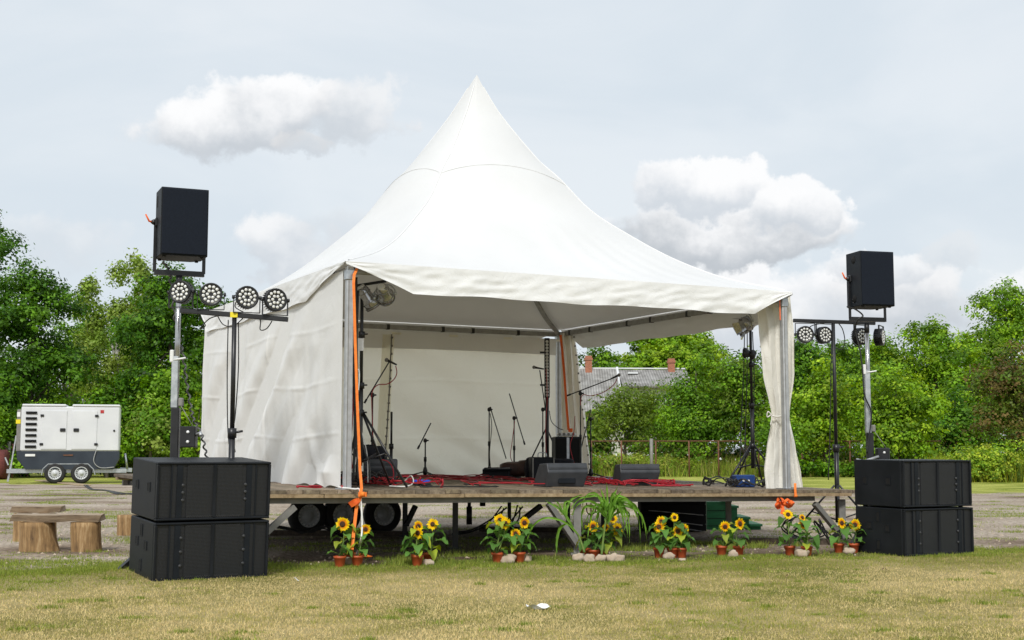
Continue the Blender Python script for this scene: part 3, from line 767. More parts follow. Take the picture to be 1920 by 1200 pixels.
hd = mb.build('hedge', 'hedge'); tag(hd, 'low reddish brown clipped hedge at the left edge of the photo', 'hedge')

# ================================================================== GENERATOR TRAILER
GD = 52.0
def gx(px): return (px - 960) / F * GD
def gz(py): return zat(py, GD)
gen = thing('generator_trailer', (gx(135), GD + .9, 0), 'white diesel generator on a grey twin axle trailer', 'generator')
zb0, zb1, zc = gz(903), gz(844), gz(760)
off = -zb0  # put the tyres on the ground
def gp(px, py, y=0): return V((gx(px), GD + y, gz(py) + off * max(0, min(1, (py - 760) / 143))))
mb = MB(); a = gp(47, 844); b = gp(223, 762)
mb.box(((a.x + b.x) / 2, GD + .9, (a.z + b.z) / 2), (b.x - a.x, 1.8, b.z - a.z), bev=.05)
can = mb.build('canopy', 'white', gen)
mb = MB(); w_ = .02
for (p0, p1) in (((48, 758), (126, 763)), ((137, 759), (223, 763))):
    a = gp(*p0); b = gp(*p1); mb.box(((a.x + b.x) / 2, GD + .9, b.z + .06), (b.x - a.x, 1.84, .09), bev=.03)
mb.build('roof_panel', 'white', can)
for px0, px1 in ((83, 128), (137, 182)):
    a = gp(px0, 840, -.012); b = gp(px1, 770, -.012)
    mb = MB(); mb.box(((a.x + b.x) / 2, a.y, (a.z + b.z) / 2), (b.x - a.x, .03, b.z - a.z), bev=.008); dr = mb.build('door', 'white', can)
    hxp = px1 - 7 if px0 == 83 else px0 + 8
    h = gp(hxp, 805, -.05); mb = MB(); mb.box(h, (.20, .05, .13), bev=.015); mb.build('handle', 'blackmetal', dr)
    for py in (779, 831):
        h = gp(px0 + 1 if px0 == 83 else px1 - 1, py, -.045); mb = MB(); mb.box(h, (.13, .04, .09), bev=.01); mb.build('hinge', 'blackmetal', dr)
for i in range(7):
    h = gp(65, 774 + i * 10.25, -.02); mb = MB()
    mb.tube([h + V((-.20, 0, 0)), h + V((.20, 0, 0))], .05, 8); mb.build('vent', 'void', can)
mb = MB(); mb.box(gp(190.5, 771, -.008), (.13, .02, .12)); mb.build('red_sticker', 'red', can)
mb = MB(); mb.tube([gp(213, 806, -.03), gp(213, 806, .01)], .04, 10); mb.build('lock', 'blackmetal', can)
# control end on the left
mb = MB(); a = gp(39, 844); b = gp(47.5, 768); mb.box(((a.x + b.x) / 2, GD + .9, (a.z + b.z) / 2), (b.x - a.x, 1.5, b.z - a.z), bev=.02); ce = mb.build('control_panel', 'steelgrey', gen)
mb = MB(); mb.box(gp(41.5, 790, .14), (.17, .02, .16)); mb.build('yellow_label', 'yellow', ce)
mb = MB(); mb.box(gp(42, 777, .14), (.12, .02, .18)); mb.build('gauge_window', 'whiteplastic', ce)
# dark base
pr = [(41, 844), (223, 844), (223, 858), (213, 877), (58, 877), (42, 858)]
mb = MB(); f0 = [gp(px, py, .02) for px, py in pr]; f1 = [p + V((0, 1.76, 0)) for p in f0]; k = len(pr)
mb.add(f0 + f1, [tuple(range(k)), tuple(range(2 * k - 1, k - 1, -1))] + [(i + k, (i + 1) % k + k, (i + 1) % k, i) for i in range(k)])
bs = mb.build('fuel_tank_base', 'navy', gen)
mb = MB(); mb.box(gp(65, 851, 0), (.36, .03, .09)); mb.build('name_plate', 'whiteplastic', bs)
mb = MB(); mb.box(gp(132, 851, 0), (.36, .03, .05)); mb.build('orange_plate', 'rust', bs)
mb = MB(); a = gp(24, 880, .25); b = gp(237, 880, .25); mb.bar(a, b, .12, .15); mb.bar(a + V((0, 1.3, 0)), b + V((0, 1.3, 0)), .12, .15)
for px in (30, 80, 140, 190, 230): mb.bar(gp(px, 880, .31), gp(px, 880, 1.49), .1, .1)
fr = mb.build('chassis', 'galv', gen)
mb = MB(); mb.bar(gp(225, 878, .8), gp(247, 879, .8), .16, .16); mb.tube([gp(238, 876, .7), gp(233, 848, .7)], .045, 8); mb.build('drawbar', 'galv', gen)
mb = MB(); mb.bar(gp(26, 899, .35), gp(31, 868, .35), .07); mb.bar(gp(31, 868, .35), gp(38, 815, .35), .05); mb.bar(gp(26, 869, .35), gp(20, 855, .35), .05); mb.build('support_leg', 'galv', gen)
for px in (109.5, 156.5):
    rr = 19.3 * mpp(GD); c = gp(px, 886, .12); c.z = rr
    w = thing('wheel', c, None, None); w.parent = gen; w.location = c - gen.location
    rot = Matrix.Rotation(R(90), 4, 'X')
    mb = MB(); mb.lathe([(rr * .60, -.11), (rr * .86, -.13), (rr * .98, -.09), (rr, 0), (rr * .98, .09), (rr * .86, .13), (rr * .60, .11)], rot, 32, cap=False); mb.build('tyre', 'rubber', w, local=True)
    mb = MB(); mb.lathe([(rr * .62, .05), (rr * .62, .125), (rr * .55, .11), (rr * .5, .085), (rr * .2, .10), (rr * .16, .14), (.01, .145)], rot, 28)
    mb.build('rim', M['rimgrey'], w, local=True)
    mb = MB()
    for i in range(16):
        a_ = i * math.pi / 8; m_ = rot @ Matrix.Rotation(a_, 4, 'Z'); mb.box((rr * .44, 0, .099), (rr * .16, rr * .045, .02), m_)
    mb.build('rim_slot', 'void', w, local=True)
# fender over both wheels
mb = MB(); prof = [(86, 887), (88, 876), (97, 867), (168, 867), (178, 877), (181, 887)]
for i in range(len(prof) - 1):
    a = gp(*prof[i], .22); b = gp(*prof[i + 1], .22); mb.bar(a, b, .42, .03, up=V((0, 0, 1)) if abs(a.x - b.x) > abs(a.z - b.z) else V((1, 0, 0)))
mb.build('mudguard', 'galv', gen)
# cable and cable ramp beside it
mb = MB(); mb.tube(smooth_path([gp(182, 842, -.03), gp(178, 862, -.05), gp(190, 874, -.04), gp(215, 873, -.04)], 6), .018, 6); mb.build('hose', 'greycable', gen)
gen.rotation_euler.z = R(15); gen.location.x -= .24
p0, p1 = Gnd(76, 902), Gnd(158, 911)
mb = MB(); d = (p1 - p0); mb.bar(p0 + V((0, 0, .03)), p1 + V((0, 0, .02)), .5, .05, bev=.02); tag(mb.build('cable_ramp', 'newplank'), 'pale flat board laid over the cable beside the generator', 'cable ramp')
pts = [Gnd(158, 911), Gnd(175, 919), Gnd(198, 921), Gnd(222, 927), Gnd(250, 928), Gnd(300, 935)]
mb = MB()
for k in range(3): mb.tube(smooth_path([p + V((.05 * k * math.sin(i * 2 + k), .12 * k - .1 + .1 * math.cos(i * 3 + k), .025)) for i, p in enumerate(pts)], 6), .022, 6)
tag(mb.build('power_cable', 'blackcable'), 'black power cables crossing the gravel from the generator', 'cable')

# ================================================================== LOG BENCHES
def log(mb, px0, px1, pyt, D, flare=0.0, lean=0, seed=0):
    a = (px0 - 960) / F * D; b = (px1 - 960) / F * D; r = (b - a) / 2; cx = (a + b) / 2; zt = zat(pyt, D)
    vs = []; n_ = 20; rows = 7
    for i in range(rows):
        t = i / (rows - 1); z = zt * t
        for j in range(n_):
            an = 2 * math.pi * j / n_; q = 1 + .07 * noise.noise(V((math.cos(an) * 1.5, math.sin(an) * 1.5, z * 2 + seed * 5))) * 2
            fl = 1 + flare * (1 - t) ** 2 * (1 if math.cos(an) > 0 else .1)
            vs.append(V((cx + math.cos(an) * r * q * fl + lean * (1 - t), D + r + math.sin(an) * r * q, z)))
    fs = [(i * n_ + j, i * n_ + (j + 1) % n_, (i + 1) * n_ + (j + 1) % n_, (i + 1) * n_ + j) for i in range(rows - 1) for j in range(n_)]
    fs.append(tuple((rows - 1) * n_ + j for j in range(n_)))
    mb.add(vs, fs, True); return mb
def bench(D, pl, logs, label, skew=0):
    x0, x1, pt, pb = pl
    o = thing('log_bench', ((x0 + x1) / 2 / F * D - 960 / F * D, D + .2, 0), label, 'bench', 'rough log benches on the gravel')
    zt, zb = zat(pt, D), zat(pb, D); a, b = (x0 - 960) / F * D, (x1 - 960) / F * D
    mb = MB(); k = 14; vs = []
    for i in range(k + 1):
        t = i / k; x = a + (b - a) * t; e = .018 * noise.noise(V((x * 4, D, 0))); sk = skew * t
        f_ = .03 if i in (0, k) else 0
        vs += [V((x + .04, D + .0 + e + sk, zt + e * .5)), V((x - .03, D + .36 + e + sk, zt + .005)), V((x, D + .33 + sk, zb + .02)), V((x + .02 - f_, D + .05 + e + sk, zb + e))]
    fs = [(i * 4 + j, i * 4 + (j + 1) % 4, (i + 1) * 4 + (j + 1) % 4, (i + 1) * 4 + j) for i in range(k) for j in range(4)] + [(0, 1, 2, 3), (4 * k + 3, 4 * k + 2, 4 * k + 1, 4 * k)]
    mb.add(vs, fs); mb.build('seat', 'logtop', o)
    for i, (l0, l1, fl) in enumerate(logs):
        mb = MB(); log(mb, l0, l1, pb + 1, D + skew * (.1 + .7 * i), fl, 0, i + D); mb.build('leg', 'log', o)
bench(16.3, (25, 191, 966, 979), [(39, 99, .42), (135, 189, .05)], 'front log bench with a split slab on two fat log stumps')
bench(18.2, (25, 117, 950, 962), [(29, 62, .0), (74, 108, .05)], 'shorter log bench standing behind the front one')
mb = MB(); log(mb, 222, 262, 966, 19.5, .05, 0, 4); tag(mb.build('log_stump', 'log'), 'pale cut log stump behind the left black cabinets', 'log')

# rubbish on the lawn
p = Gnd(1011, 1143); mb = MB()
def pf(a, b): return p + V(((a - .5) * .17 - .02 * b, (b - .5) * .10, .018 + .016 * math.sin(a * 6.5 + b * 3) + .012 * math.cos(b * 7)))
mb.grid(pf, 9, 5, False); tag(mb.build('paper_scrap', 'paper'), 'small crumpled white paper lying on the lawn', 'litter')
for i, (px, py) in enumerate(((1660, 1073), (557, 1092), (1472, 1084), (1040, 1040 + 44))):
    p = Gnd(px, py); mb = MB(); mb.grid(lambda a, b: p + V(((a - .5) * .06, (b - .5) * .035, .03 + .015 * math.sin(a * 5 + i))), 4, 3, False)
    tag(mb.build('dead_leaf', 'rust' if i != 1 else 'paper'), 'small dry curled leaf lying on the lawn', 'leaf', 'dry leaves on the lawn')

# ================================================================== STAGE
U0, U1, V0, V1 = -1.25, 7.08, -.12, 6.45
stage = thing('stage_platform', T(2.5, 3), 'low trailer stage of weathered planks on steel legs and wheels', 'stage')
mb = MB(); u = U0; i = 0
while u < U1 - .02:
    w_ = rnd.uniform(.17, .20); w_ = min(w_, U1 - u); e = rnd.uniform(-.018, .018) + (.03 if 3.2 < u < 6 else 0); g = rnd.uniform(.62, 1.12)
    cuts = [V0 + e, rnd.uniform(1.8, 3), rnd.uniform(3.8, 4.8), V1 + rnd.uniform(-.05, .05)]
    for k in range(3):
        a, b = cuts[k] + (.004 if k else 0), cuts[k + 1]; uu = u + w_ / 2; zz = rnd.uniform(-.004, .004)
        g2 = g * rnd.uniform(.85, 1.1)
        mb.bar(T(uu, a, dz(uu, a) - .02 + zz), T(uu, b, dz(uu, b) - .02 + zz), w_ - .006, .042, col=(g2, g2 * rnd.uniform(.95, 1.0), g2 * rnd.uniform(.88, .98)))
    u += w_; i += 1
mb.build('decking', 'plank', stage)
def along(mb, u0, u1, v, drop, w, h, col=None):
    mb.bar(T(u0, v, dz(u0, v) - drop), T(u1, v, dz(u1, v) - drop), w, h, col=col)
mb = MB(); cs = [U0, -.3, 1.35, 3.15, 4.05, 5.3, U1 - .12]
for k in range(len(cs) - 1):
    g = rnd.uniform(.8, 1.15); along(mb, cs[k], cs[k + 1] - .008, V0 + .05 + rnd.uniform(-.015, .01), .062 + rnd.uniform(-.003, .003), .12, .038, (g, g * .94, g * .86))
for v in (1.4, 3.0, 4.6, 6.2): along(mb, U0, U1 - .15, v, .062, .12, .038, (.8, .78, .74))
mb.build('edge_board', 'newplank', stage)
mb = MB()
along(mb, U0 + .1, U1 - .65, V0 + .12, .115, .06, .062)
for v in (3.1, 6.25): along(mb, U0 + .1, U1 - .65, v, .125, .08, .08)
mb.build('frame_beam', 'steelgrey', stage)
mb = MB()
for u in (U0 + .2, .1, 2.0, 3.7, 5.2, U1 - .75): mb.bar(T(u, .1, dz(u, .1) - .12), T(u, 6.2, dz(u, 6.2) - .12), .06, .06)
mb.build('cross_beam', 'blackmetal', stage)
def ucol(px, v):   # u of a photo column at depth v
    p = DK(px, v); return (p - T(0, v)).dot(TD)
for px, v, m_, w_ in ((1082, .02, 'steelgrey', .085), (1577, .02, 'steelgrey', .085), (470, .02, 'steelgrey', .085), (1365, 1.0, 'steelgrey', .07), (854, 1.5, 'blackmetal', .07), (760, 4.1, 'blackmetal', .07), (1130, 3.6, 'blackmetal', .06), (1065, 3.4, 'blackmetal', .06), (955, 5.6, 'blackmetal', .06), (400, 5.9, 'blackmetal', .06)):
    u = ucol(px, v); mb = MB(); mb.bar(T(u, v, .0), T(u, v, dz(u, v) - .13), w_); mb.box(T(u, v, .015) , (.16, .16, .02)); mb.build('leg', m_, stage)
for (pa, ya, pb, yb, v, m_) in ((1024, 944, 1076, 1020, .0, 'steelgrey'), (1522, 944, 1568, 1000, .0, 'steelgrey'), (549, 950, 480, 1012, .0, 'steelgrey'), (1010, 948, 975, 975, 2.4, 'blackmetal'), (776, 948, 758, 985, 4.1, 'blackmetal')):
    def q(px, py):
        p = DK(px, v); return At(px, py, p.y)
    mb = MB(); mb.bar(q(pa, ya) - TN * .06, q(pb, yb) - TN * .06, .075, .06); mb.build('brace', m_, stage)
for px in (880, 905):
    v = 3.2; u = ucol(px, v); mb = MB(); k = .25 if px == 880 else .5
    mb.tube([T(u, v, dz(u, v) - .14), T(u, v, k + .15)], .025, 8); mb.tube([T(u, v, k + .2), T(u, v, k - .05)], .04, 8)
    mb.build('jack', 'blackmetal', stage)
for px in (577, 641, 717):
    v = 5.0; u = ucol(px, v); rr = .285; c = T(u, v, rr)
    w = thing('wheel', c - stage.location, None, None, rz=YAW); w.parent = stage
    rot = Matrix.Rotation(R(90), 4, 'X')
    mb = MB(); mb.lathe([(rr * .58, -.09), (rr * .86, -.10), (rr * .98, -.07), (rr, 0), (rr * .98, .07), (rr * .86, .10), (rr * .58, .09)], rot, 30, cap=False); mb.build('tyre', 'rubber', w, local=True)
    mb = MB(); mb.lathe([(rr * .60, .04), (rr * .60, .09), (rr * .5, .07), (rr * .42, .03), (rr * .28, .05), (rr * .2, .08), (.01, .085)], rot, 26); mb.build('rim', M['rimgrey'], w, local=True)
    mb = MB()
    for i in range(18):
        m_ = rot @ Matrix.Rotation(i * math.pi / 9, 4, 'Z'); mb.box((rr * .50, 0, .078), (rr * .07, rr * .07, .01), m_)
    mb.build('rim_hole', 'whiteplastic', w, local=True)
mb = MB(); along(mb, .4, 3.0, 4.75, .30, .08, .12); mb.build('axle_beam', 'blackmetal', stage)

# green steps and the dark crate below the stage
D = 21.0
o = thing('wooden_steps', At(1365, 1000, D) * 1.0, 'green painted wooden steps standing behind the right legs of the stage', 'steps'); o.location.z = 0
def P2(px, py, D_, y=0): return At(px, py, D_) + V((0, y, 0))
bz = lambda py: max(0, zat(py, D) )
mb = MB()
for i, (a, b_, t) in enumerate(((1322, 1366, 941), (1366, 1378.5, 952), (1378.5, 1400, 973), (1400, 1422, 995))):
    x0, x1 = (a - 960) / F * D, (b_ - 960) / F * D; z = bz(t)
    if i == 3: z = max(z, .06)
    mb.box(((x0 + x1) / 2, D + .45, z / 2), (x1 - x0, .9 - .004 * i, z)); 
mb.build('stringer', 'green', o)
mb = MB()
for i, (a, b_, t) in enumerate(((1350, 1368, 941), (1366, 1380.5, 952), (1378, 1402, 973), (1400, 1424, 995))):
    x0, x1 = (a - 960) / F * D, (b_ - 960) / F * D; mb.box(((x0 + x1) / 2, D + .44, max(bz(t), .06) + .012 + .001 * i), (x1 - x0, .98, .035))
mb.build('tread', 'green', o)
mb = MB()
for py in (957, 972, 986):
    x0, x1 = (1322 - 960) / F * D, (1365 - 960) / F * D; mb.box(((x0 + x1) / 2, D - .003, bz(py)), (x1 - x0 - .01, .01, .008))
mb.build('board_gap', 'void', o)
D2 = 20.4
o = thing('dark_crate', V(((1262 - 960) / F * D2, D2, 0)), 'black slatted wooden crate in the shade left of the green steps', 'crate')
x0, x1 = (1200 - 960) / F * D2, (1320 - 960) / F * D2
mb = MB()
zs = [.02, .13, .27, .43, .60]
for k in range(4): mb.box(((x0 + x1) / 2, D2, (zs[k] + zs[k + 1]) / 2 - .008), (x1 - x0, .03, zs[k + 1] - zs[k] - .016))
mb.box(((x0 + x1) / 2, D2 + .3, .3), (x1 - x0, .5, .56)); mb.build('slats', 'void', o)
for (a, ya, b_, yb) in ((1216, 957, 1319, 966), (1272, 979, 1317, 985), (1290, 992, 1316, 996)):
    mb = MB(); mb.bar(At(a, ya, D2 - .03), At(b_, yb, D2 - .03), .02, .012); mb.build('pale_batten', 'greycable', o)
# low ground timbers seen under the deck
for (a, b_, py, lab) in ((505, 770, 1004, 'long dark timber lying on the gravel under the left half of the stage'), (1395, 1600, 1020, 'long brown timber lying under the right end of the stage'), (900, 1075, 997, 'dark timber lying on the ground behind the middle brace')):
    p, q_ = Gnd(a, py), Gnd(b_, py + 2); mb = MB(); mb.bar(p + V((0, 0, .04)), q_ + V((0, 0, .035)), .12, .08, col=(.35, .32, .3))
    tag(mb.build('timber', 'plank'), lab, 'timber')
# black wires in the gloom
for k, (pts, lab) in enumerate((
    ([(510, 985), (540, 992), (575, 1000), (610, 990), (650, 1003), (700, 996)], 'tangle of black cable lying below the wheels of the stage'),
    ([(945, 950), (925, 975), (900, 990), (880, 998), (850, 1000)], 'black cable hanging from the deck down to the ground in mid stage'),
    ([(1492, 965), (1470, 990), (1500, 1012), (1540, 1005), (1530, 975), (1560, 1015)], 'black cable looping under the right end of the stage'),
    ([(975, 948), (965, 975), (945, 998), (920, 1010)], 'black cable hanging beside the middle brace'))):
    mb = MB()
    for j in range(3):
        q_ = []
        for i, (px, py) in enumerate(pts):
            D_ = 17.5 + j * .4; p = At(px + 6 * math.sin(i * 2 + j * 2), py + 3 * math.cos(i + j), D_); p.z = max(p.z, .012 + .01 * j); q_.append(p)
        mb = MB(); mb.tube(smooth_path(q_, 6), .011, 5)
        tag(mb.build('loose_cable', 'blackcable'), lab, 'cable', 'loose cables below the stage ' + str(k + 1))

# ================================================================== TENT
ZE = .772 + 2.493
tent = thing('pagoda_tent', T(3, 3, dz(3, 3)), 'white pagoda marquee with a tall pointed roof standing on the stage', 'tent')
CC = T(3, 3); FRc = T(W, 0)
prof = [(892, 140)] + [(903, 160), (935, 217), (1000, 295), (1045, 335), (1100, 393), (1165, 437), (1250, 485), (1350, 523)]
PS = []
for px, py in prof:
    r = ray(px, py); d = FRc - CC
    # CC + s d = k r
    det = d.x * (-r.y) - d.y * (-r.x)
    s = ((-CC.x) * (-r.y) - (-CC.y) * (-r.x)) / det; k = (CC.y + s * d.y) / r.y
    PS.append((max(0, s), CAMZ + r.z * k))
PS[0] = (0, PS[0][1]); PS.append((1.0, ZE + .02))
def zprof(s):
    for i in range(len(PS) - 1):
        if s <= PS[i + 1][0]:
            p = [PS[max(0, i - 1)], PS[i], PS[i + 1], PS[min(len(PS) - 1, i + 2)]]
            x0, x1 = p[1][0], p[2][0]; t = (s - x0) / (x1 - x0)
            m0 = (p[2][1] - p[0][1]) / max(1e-6, p[2][0] - p[0][0]) * (x1 - x0); m1 = (p[3][1] - p[1][1]) / max(1e-6, p[3][0] - p[1][0]) * (x1 - x0)
            return (2 * t**3 - 3 * t * t + 1) * p[1][1] + (t**3 - 2 * t * t + t) * m0 + (-2 * t**3 + 3 * t * t) * p[2][1] + (t**3 - t * t) * m1
    return ZE + .02
EX = .075
cor = [(-EX, -EX), (W + EX, -EX), (W + EX, W + EX), (-EX, W + EX)]
def roofp(side, t, s, out=0.0):
    a = cor[side]; b = cor[(side + 1) % 4]
    u = a[0] + (b[0] - a[0]) * t; v = a[1] + (b[1] - a[1]) * t
    mid = math.sin(math.pi * t)
    inn = 1 + .25 * mid * max(0, 1 - s) ** .9 * min(1, s * 6)
    lx = max(0, min(1, -((u - 3) * .889 - (v - 3) * .459) / 4.04)); inn += .12 * max(0, 1 - s / .22)
    bl_ = .13 * lx * math.sin(math.pi * min(1, s ** .62)) if s < 1 else 0
    uu = 3 + (u - 3) * s * inn - bl_ * .89; vv = 3 + (v - 3) * s * inn + bl_ * .46
    z = zprof(s) + .015 * noise.noise(V((uu * .9, vv * .9, 3))) * (s if s < .98 else 0)
    # small tension folds running from the eave
    if s > .5: z += .010 * (s - .5) * (1 - s) * 8 * math.sin(t * 70 + 3 * math.sin(t * 9)) * (.5 + .5 * mid)
    p = T(uu, vv, z + out); return p
mb = MB(); sl = [0, .008, .02, .04, .065, .09, .12, .15, .19, .23, .27] + [.27 + .0365 * i for i in range(1, 21)]
for side in range(4): mb.grid(lambda a, b, side=side: roofp(side, a, sl[min(len(sl) - 1, int(round(b * (len(sl) - 1))))]), 96, len(sl) - 1)
roof = mb.build('roof', 'roof', tent)
M['beam'] = noisy('dull_aluminium', (.26, .255, .24), (.36, .355, .34), 14, .5, metal=.2)
M['rimpaint'] = noisy('silver_rim_paint', (.50, .50, .50), (.62, .62, .62), 14, .4)
M['seam'] = noisy('seam_thread', (.66, .66, .65), (.73, .73, .71), 9, .8)
M['hipseam'] = noisy('hip_seam', (.73, .73, .725), (.77, .77, .765), 9, .8)
mb = MB()
for side in range(4):
    mb.tube([roofp(side, i / 40, .305 - .045 * math.sin(math.pi * i / 40) ** .8, .0025) for i in range(41)], .004, 4, cap=False)
mb.build('seam', 'seam', roof)
mb = MB()
for side in range(4): mb.tube([roofp(side, 0, .02 + .96 * i / 40, .002) for i in range(41)], .009, 5, cap=False)
mb.build('hip_seam', 'hipseam', roof)
# valances
def val(side, ta, tb, depth=.285):
    def fn(a, b):
        p = roofp(side, a, 1.0); d = depth
        f = min(1, a / ta) if ta else 1; g = min(1, (1 - a) / tb)
        d = depth * min(f * f * .25 + f * .75, g * g * .25 + g * .75) + .035
        d *= 1 + .025 * math.sin(a * 17 + side) + .015 * math.sin(a * 41)
        A_ = cor[side]; B_ = cor[(side + 1) % 4]; n = V(((B_[1] - A_[1]), -(B_[0] - A_[0]), 0)).normalized()
        nw = (TD * n.x + TN * n.y)
        w_ = .03 * noise.noise(V((a * 9 + side * 9, b * .8, 1))) * b + .016 * noise.noise(V((a * 26 + b * 4, b * 3 - a * 10, side))) * min(1, b * 3) + .015 * b
        return p + V((0, 0, -d * b)) + nw * (w_ + .008)
    m = MB(); m.grid(fn, 240, 14); return m
val(0, .13, .10).build('valance', 'valance', tent)
val(1, .12, .12, .33).build('valance', 'valance', tent)
val(2, .12, .12).build('valance', 'valance', tent)
val(3, .05, .21).build('valance', 'valance', tent)
# posts and eave beams
for (u, v) in ((0, 0), (6, 0), (6, 6), (0, 6)):
    zt = ZE - .02; zb = dz(u, v)
    mb = MB(); m_ = Matrix.Rotation(YAW, 4, 'Z'); m_.translation = T(u, v, (zt + zb) / 2); mb.box((0, 0, 0), (.080, .080, zt - zb), m_, .010)
    ps = mb.build('post', 'alu', tent)
    mb = MB()
    for dx in (0,):
        m_.translation = T(u - .02, v - .041, (zt + zb) / 2); mb.box((0, 0, 0), (.007, .003, zt - zb - .05), m_)
    mb.build('groove', 'steelgrey', ps)
    mb = MB(); m_.translation = T(u, v, zb + .01); mb.box((0, 0, 0), (.2, .2, .016), m_); mb.build('base_plate', 'galv', ps); mb = MB(); m_.translation = T(u, v, zt - .10); mb.box((0, 0, 0), (.10, .10, .12), m_, .01); mb.build('bracket', 'galv', ps)
bs_ = [((0, 0), (6, 0)), ((6, 0), (6, 6)), ((6, 6), (0, 6)), ((0, 6), (0, 0))]
for (a, b) in bs_:
    A_ = T(a[0], a[1], ZE - .07); B_ = T(b[0], b[1], ZE - .07); d = (B_ - A_).normalized()
    mb = MB(); mb.bar(A_ + d * .06, B_ - d * .06, .055, .075, bev=.01); bm = mb.build('eave_beam', 'beam', tent)
    for k in (.13, .27, .36, .52, .63, .82, .93):
        mb = MB(); m_ = Matrix.Rotation(math.atan2(d.y, d.x), 4, 'Z'); m_.translation = A_ + (B_ - A_) * k; mb.box((0, 0, 0), (.05, .062, .085), m_)
        mb.build('strap', 'blackcable', bm)
for i, (u, v) in enumerate(((0, 0), (6, 0), (6, 6), (0, 6))):
    mb = MB(); pts = [roofp(i, 0, 1 - .5 * k / 8) + V((0, 0, -.09)) for k in range(9)]; pts[0] = T(u, v, ZE - .08)
    for k in range(8): mb.bar(pts[k], pts[k + 1], .06, .05)
    mb.build('hip_rafter', 'beam', tent)
# side wall with creases
def crease(x, w): x = abs(x) / w; return math.exp(-x * x)
def sidewall(a, b):
    v = .05 + 5.95 * a; t = b; zt = ZE - .07; zb = dz(0, v) + .004 + .022 * abs(math.sin(v * 6.1)) * (1 + math.sin(v * 2.3)); z = zt + (zb - zt) * t
    q = v * .62 + z * .78; r_ = -v * .78 + z * .62
    env = math.sin(math.pi * min(1, a * 1.02)) ** .6
    d = .16 * noise.noise(V((q * 1.9, r_ * .32, 2.0))) * env
    d += .03 * noise.noise(V((q * 4.6, r_ * .5, 7.0))) * env
    d += .014 * noise.noise(V((v * 6.5, z * .6, 4.0))) * (.25 + t)
    d += .012 * noise.noise(V((v * 3, z * 3, 9.0)))
    for zz in (1.38, 1.98, 2.62): d += .009 * crease(z - zz - .03 * math.sin(v * 2 + zz), .022) * (.4 + .6 * abs(noise.noise(V((v * 1.6, zz, 0)))) * 2.2)
    d += .018 * crease(v - 2.75 - .02 * math.sin(z * 9), .03) * (.6 + .4 * math.sin(z * 8))
    if t > .72: d += .06 * (t - .72) / .28 * noise.noise(V((v * 2.6 + z, z * 1.5, 11))) * 1.5
    d += .07 * crease(v - .75 + (1 - t) * 1.2 * 0 - (z - .8) * .35, .10) * max(0, 1 - abs(z - 1.05) / .42) + .09 * max(0, 1 - abs(v - .45) / .38) * max(0, 1 - abs(z - .98) / .2)
    return T(-.056 - max(-.0, d + .02) * (1 - math.exp(-a * 18)) * min(1, .18 + max(0, (zt - z) - .25) * 1.6), v, z)
mb = MB(); mb.grid(sidewall, 300, 160); mb.build('side_wall', 'wall', tent)
def backwall(a, b):
    u = .03 + 5.9 * a; t = b; zt = ZE - .17; zb = dz(u, 6) + .004; z = zt + (zb - zt) * t
    q = u * .5 + z * .86; r_ = u * .86 - z * .5
    d = .09 * noise.noise(V((q * 1.5, r_ * .4, 22))) * math.sin(math.pi * a) ** .5 + .02 * noise.noise(V((u * 4, z * .5, 4))) + .30 * max(0, t - .55) * noise.noise(V((q * 3.2, r_ * .6, 8)))
    for zz in (1.42, 2.35): d += .008 * crease(z - zz - .01 * math.sin(u * 2), .02)
    return T(u, 5.97 + d, z)
mb = MB(); mb.grid(backwall, 160, 90); bw = mb.build('back_wall', 'backwall', tent)
# lacing strip of the back wall
us = ucol(731, 5.9); mb = MB()
mb.tube([T(us + .0, 5.88, ZE - .2), T(us - .03, 5.88, 2.2), T(us - .07, 5.87, 1.5), T(us - .12, 5.86, dz(us, 6) + .02)], .011, 5)
for k in range(17):
    t = k / 16; z = ZE - .25 + (dz(us, 6) + .1 - ZE + .25) * t; mb.blob(T(us - .12 * t ** 1.4, 5.865, z), (.022, .02, .02), k, 0, 8)
mb.build('lacing', 'steelgrey', bw)
mb = MB(); mb.grid(lambda a, b: T(us - .14 + .2 * a - .1 * b, 5.905 + .02 * math.sin(a * 6.28 + b * 4), ZE - .2 + (dz(us, 6) + .03 - ZE + .2) * b), 8, 20); mb.build('flap', 'backwall', bw)
for k in range(12):
    mb = MB(); u = .5 + k * .5; mb.box((0, 0, 0), (.16, .01, .035), Matrix.Translation(T(u, 5.93, ZE - .175)) @ Matrix.Rotation(YAW, 4, 'Z')); mb.build('hem_tab', 'backwall', bw)
mb = MB(); mb.grid(lambda a, b: T(.04 + 5.88 * a, 5.925 + .01 * math.sin(a * 40) * b, ZE - .15 - b * (.27 + .012 * math.sin(a * 7))), 80, 4); mb.build('top_shade_band', 'valance', bw)  # added strip imitating the outer valance's shade along the wall top
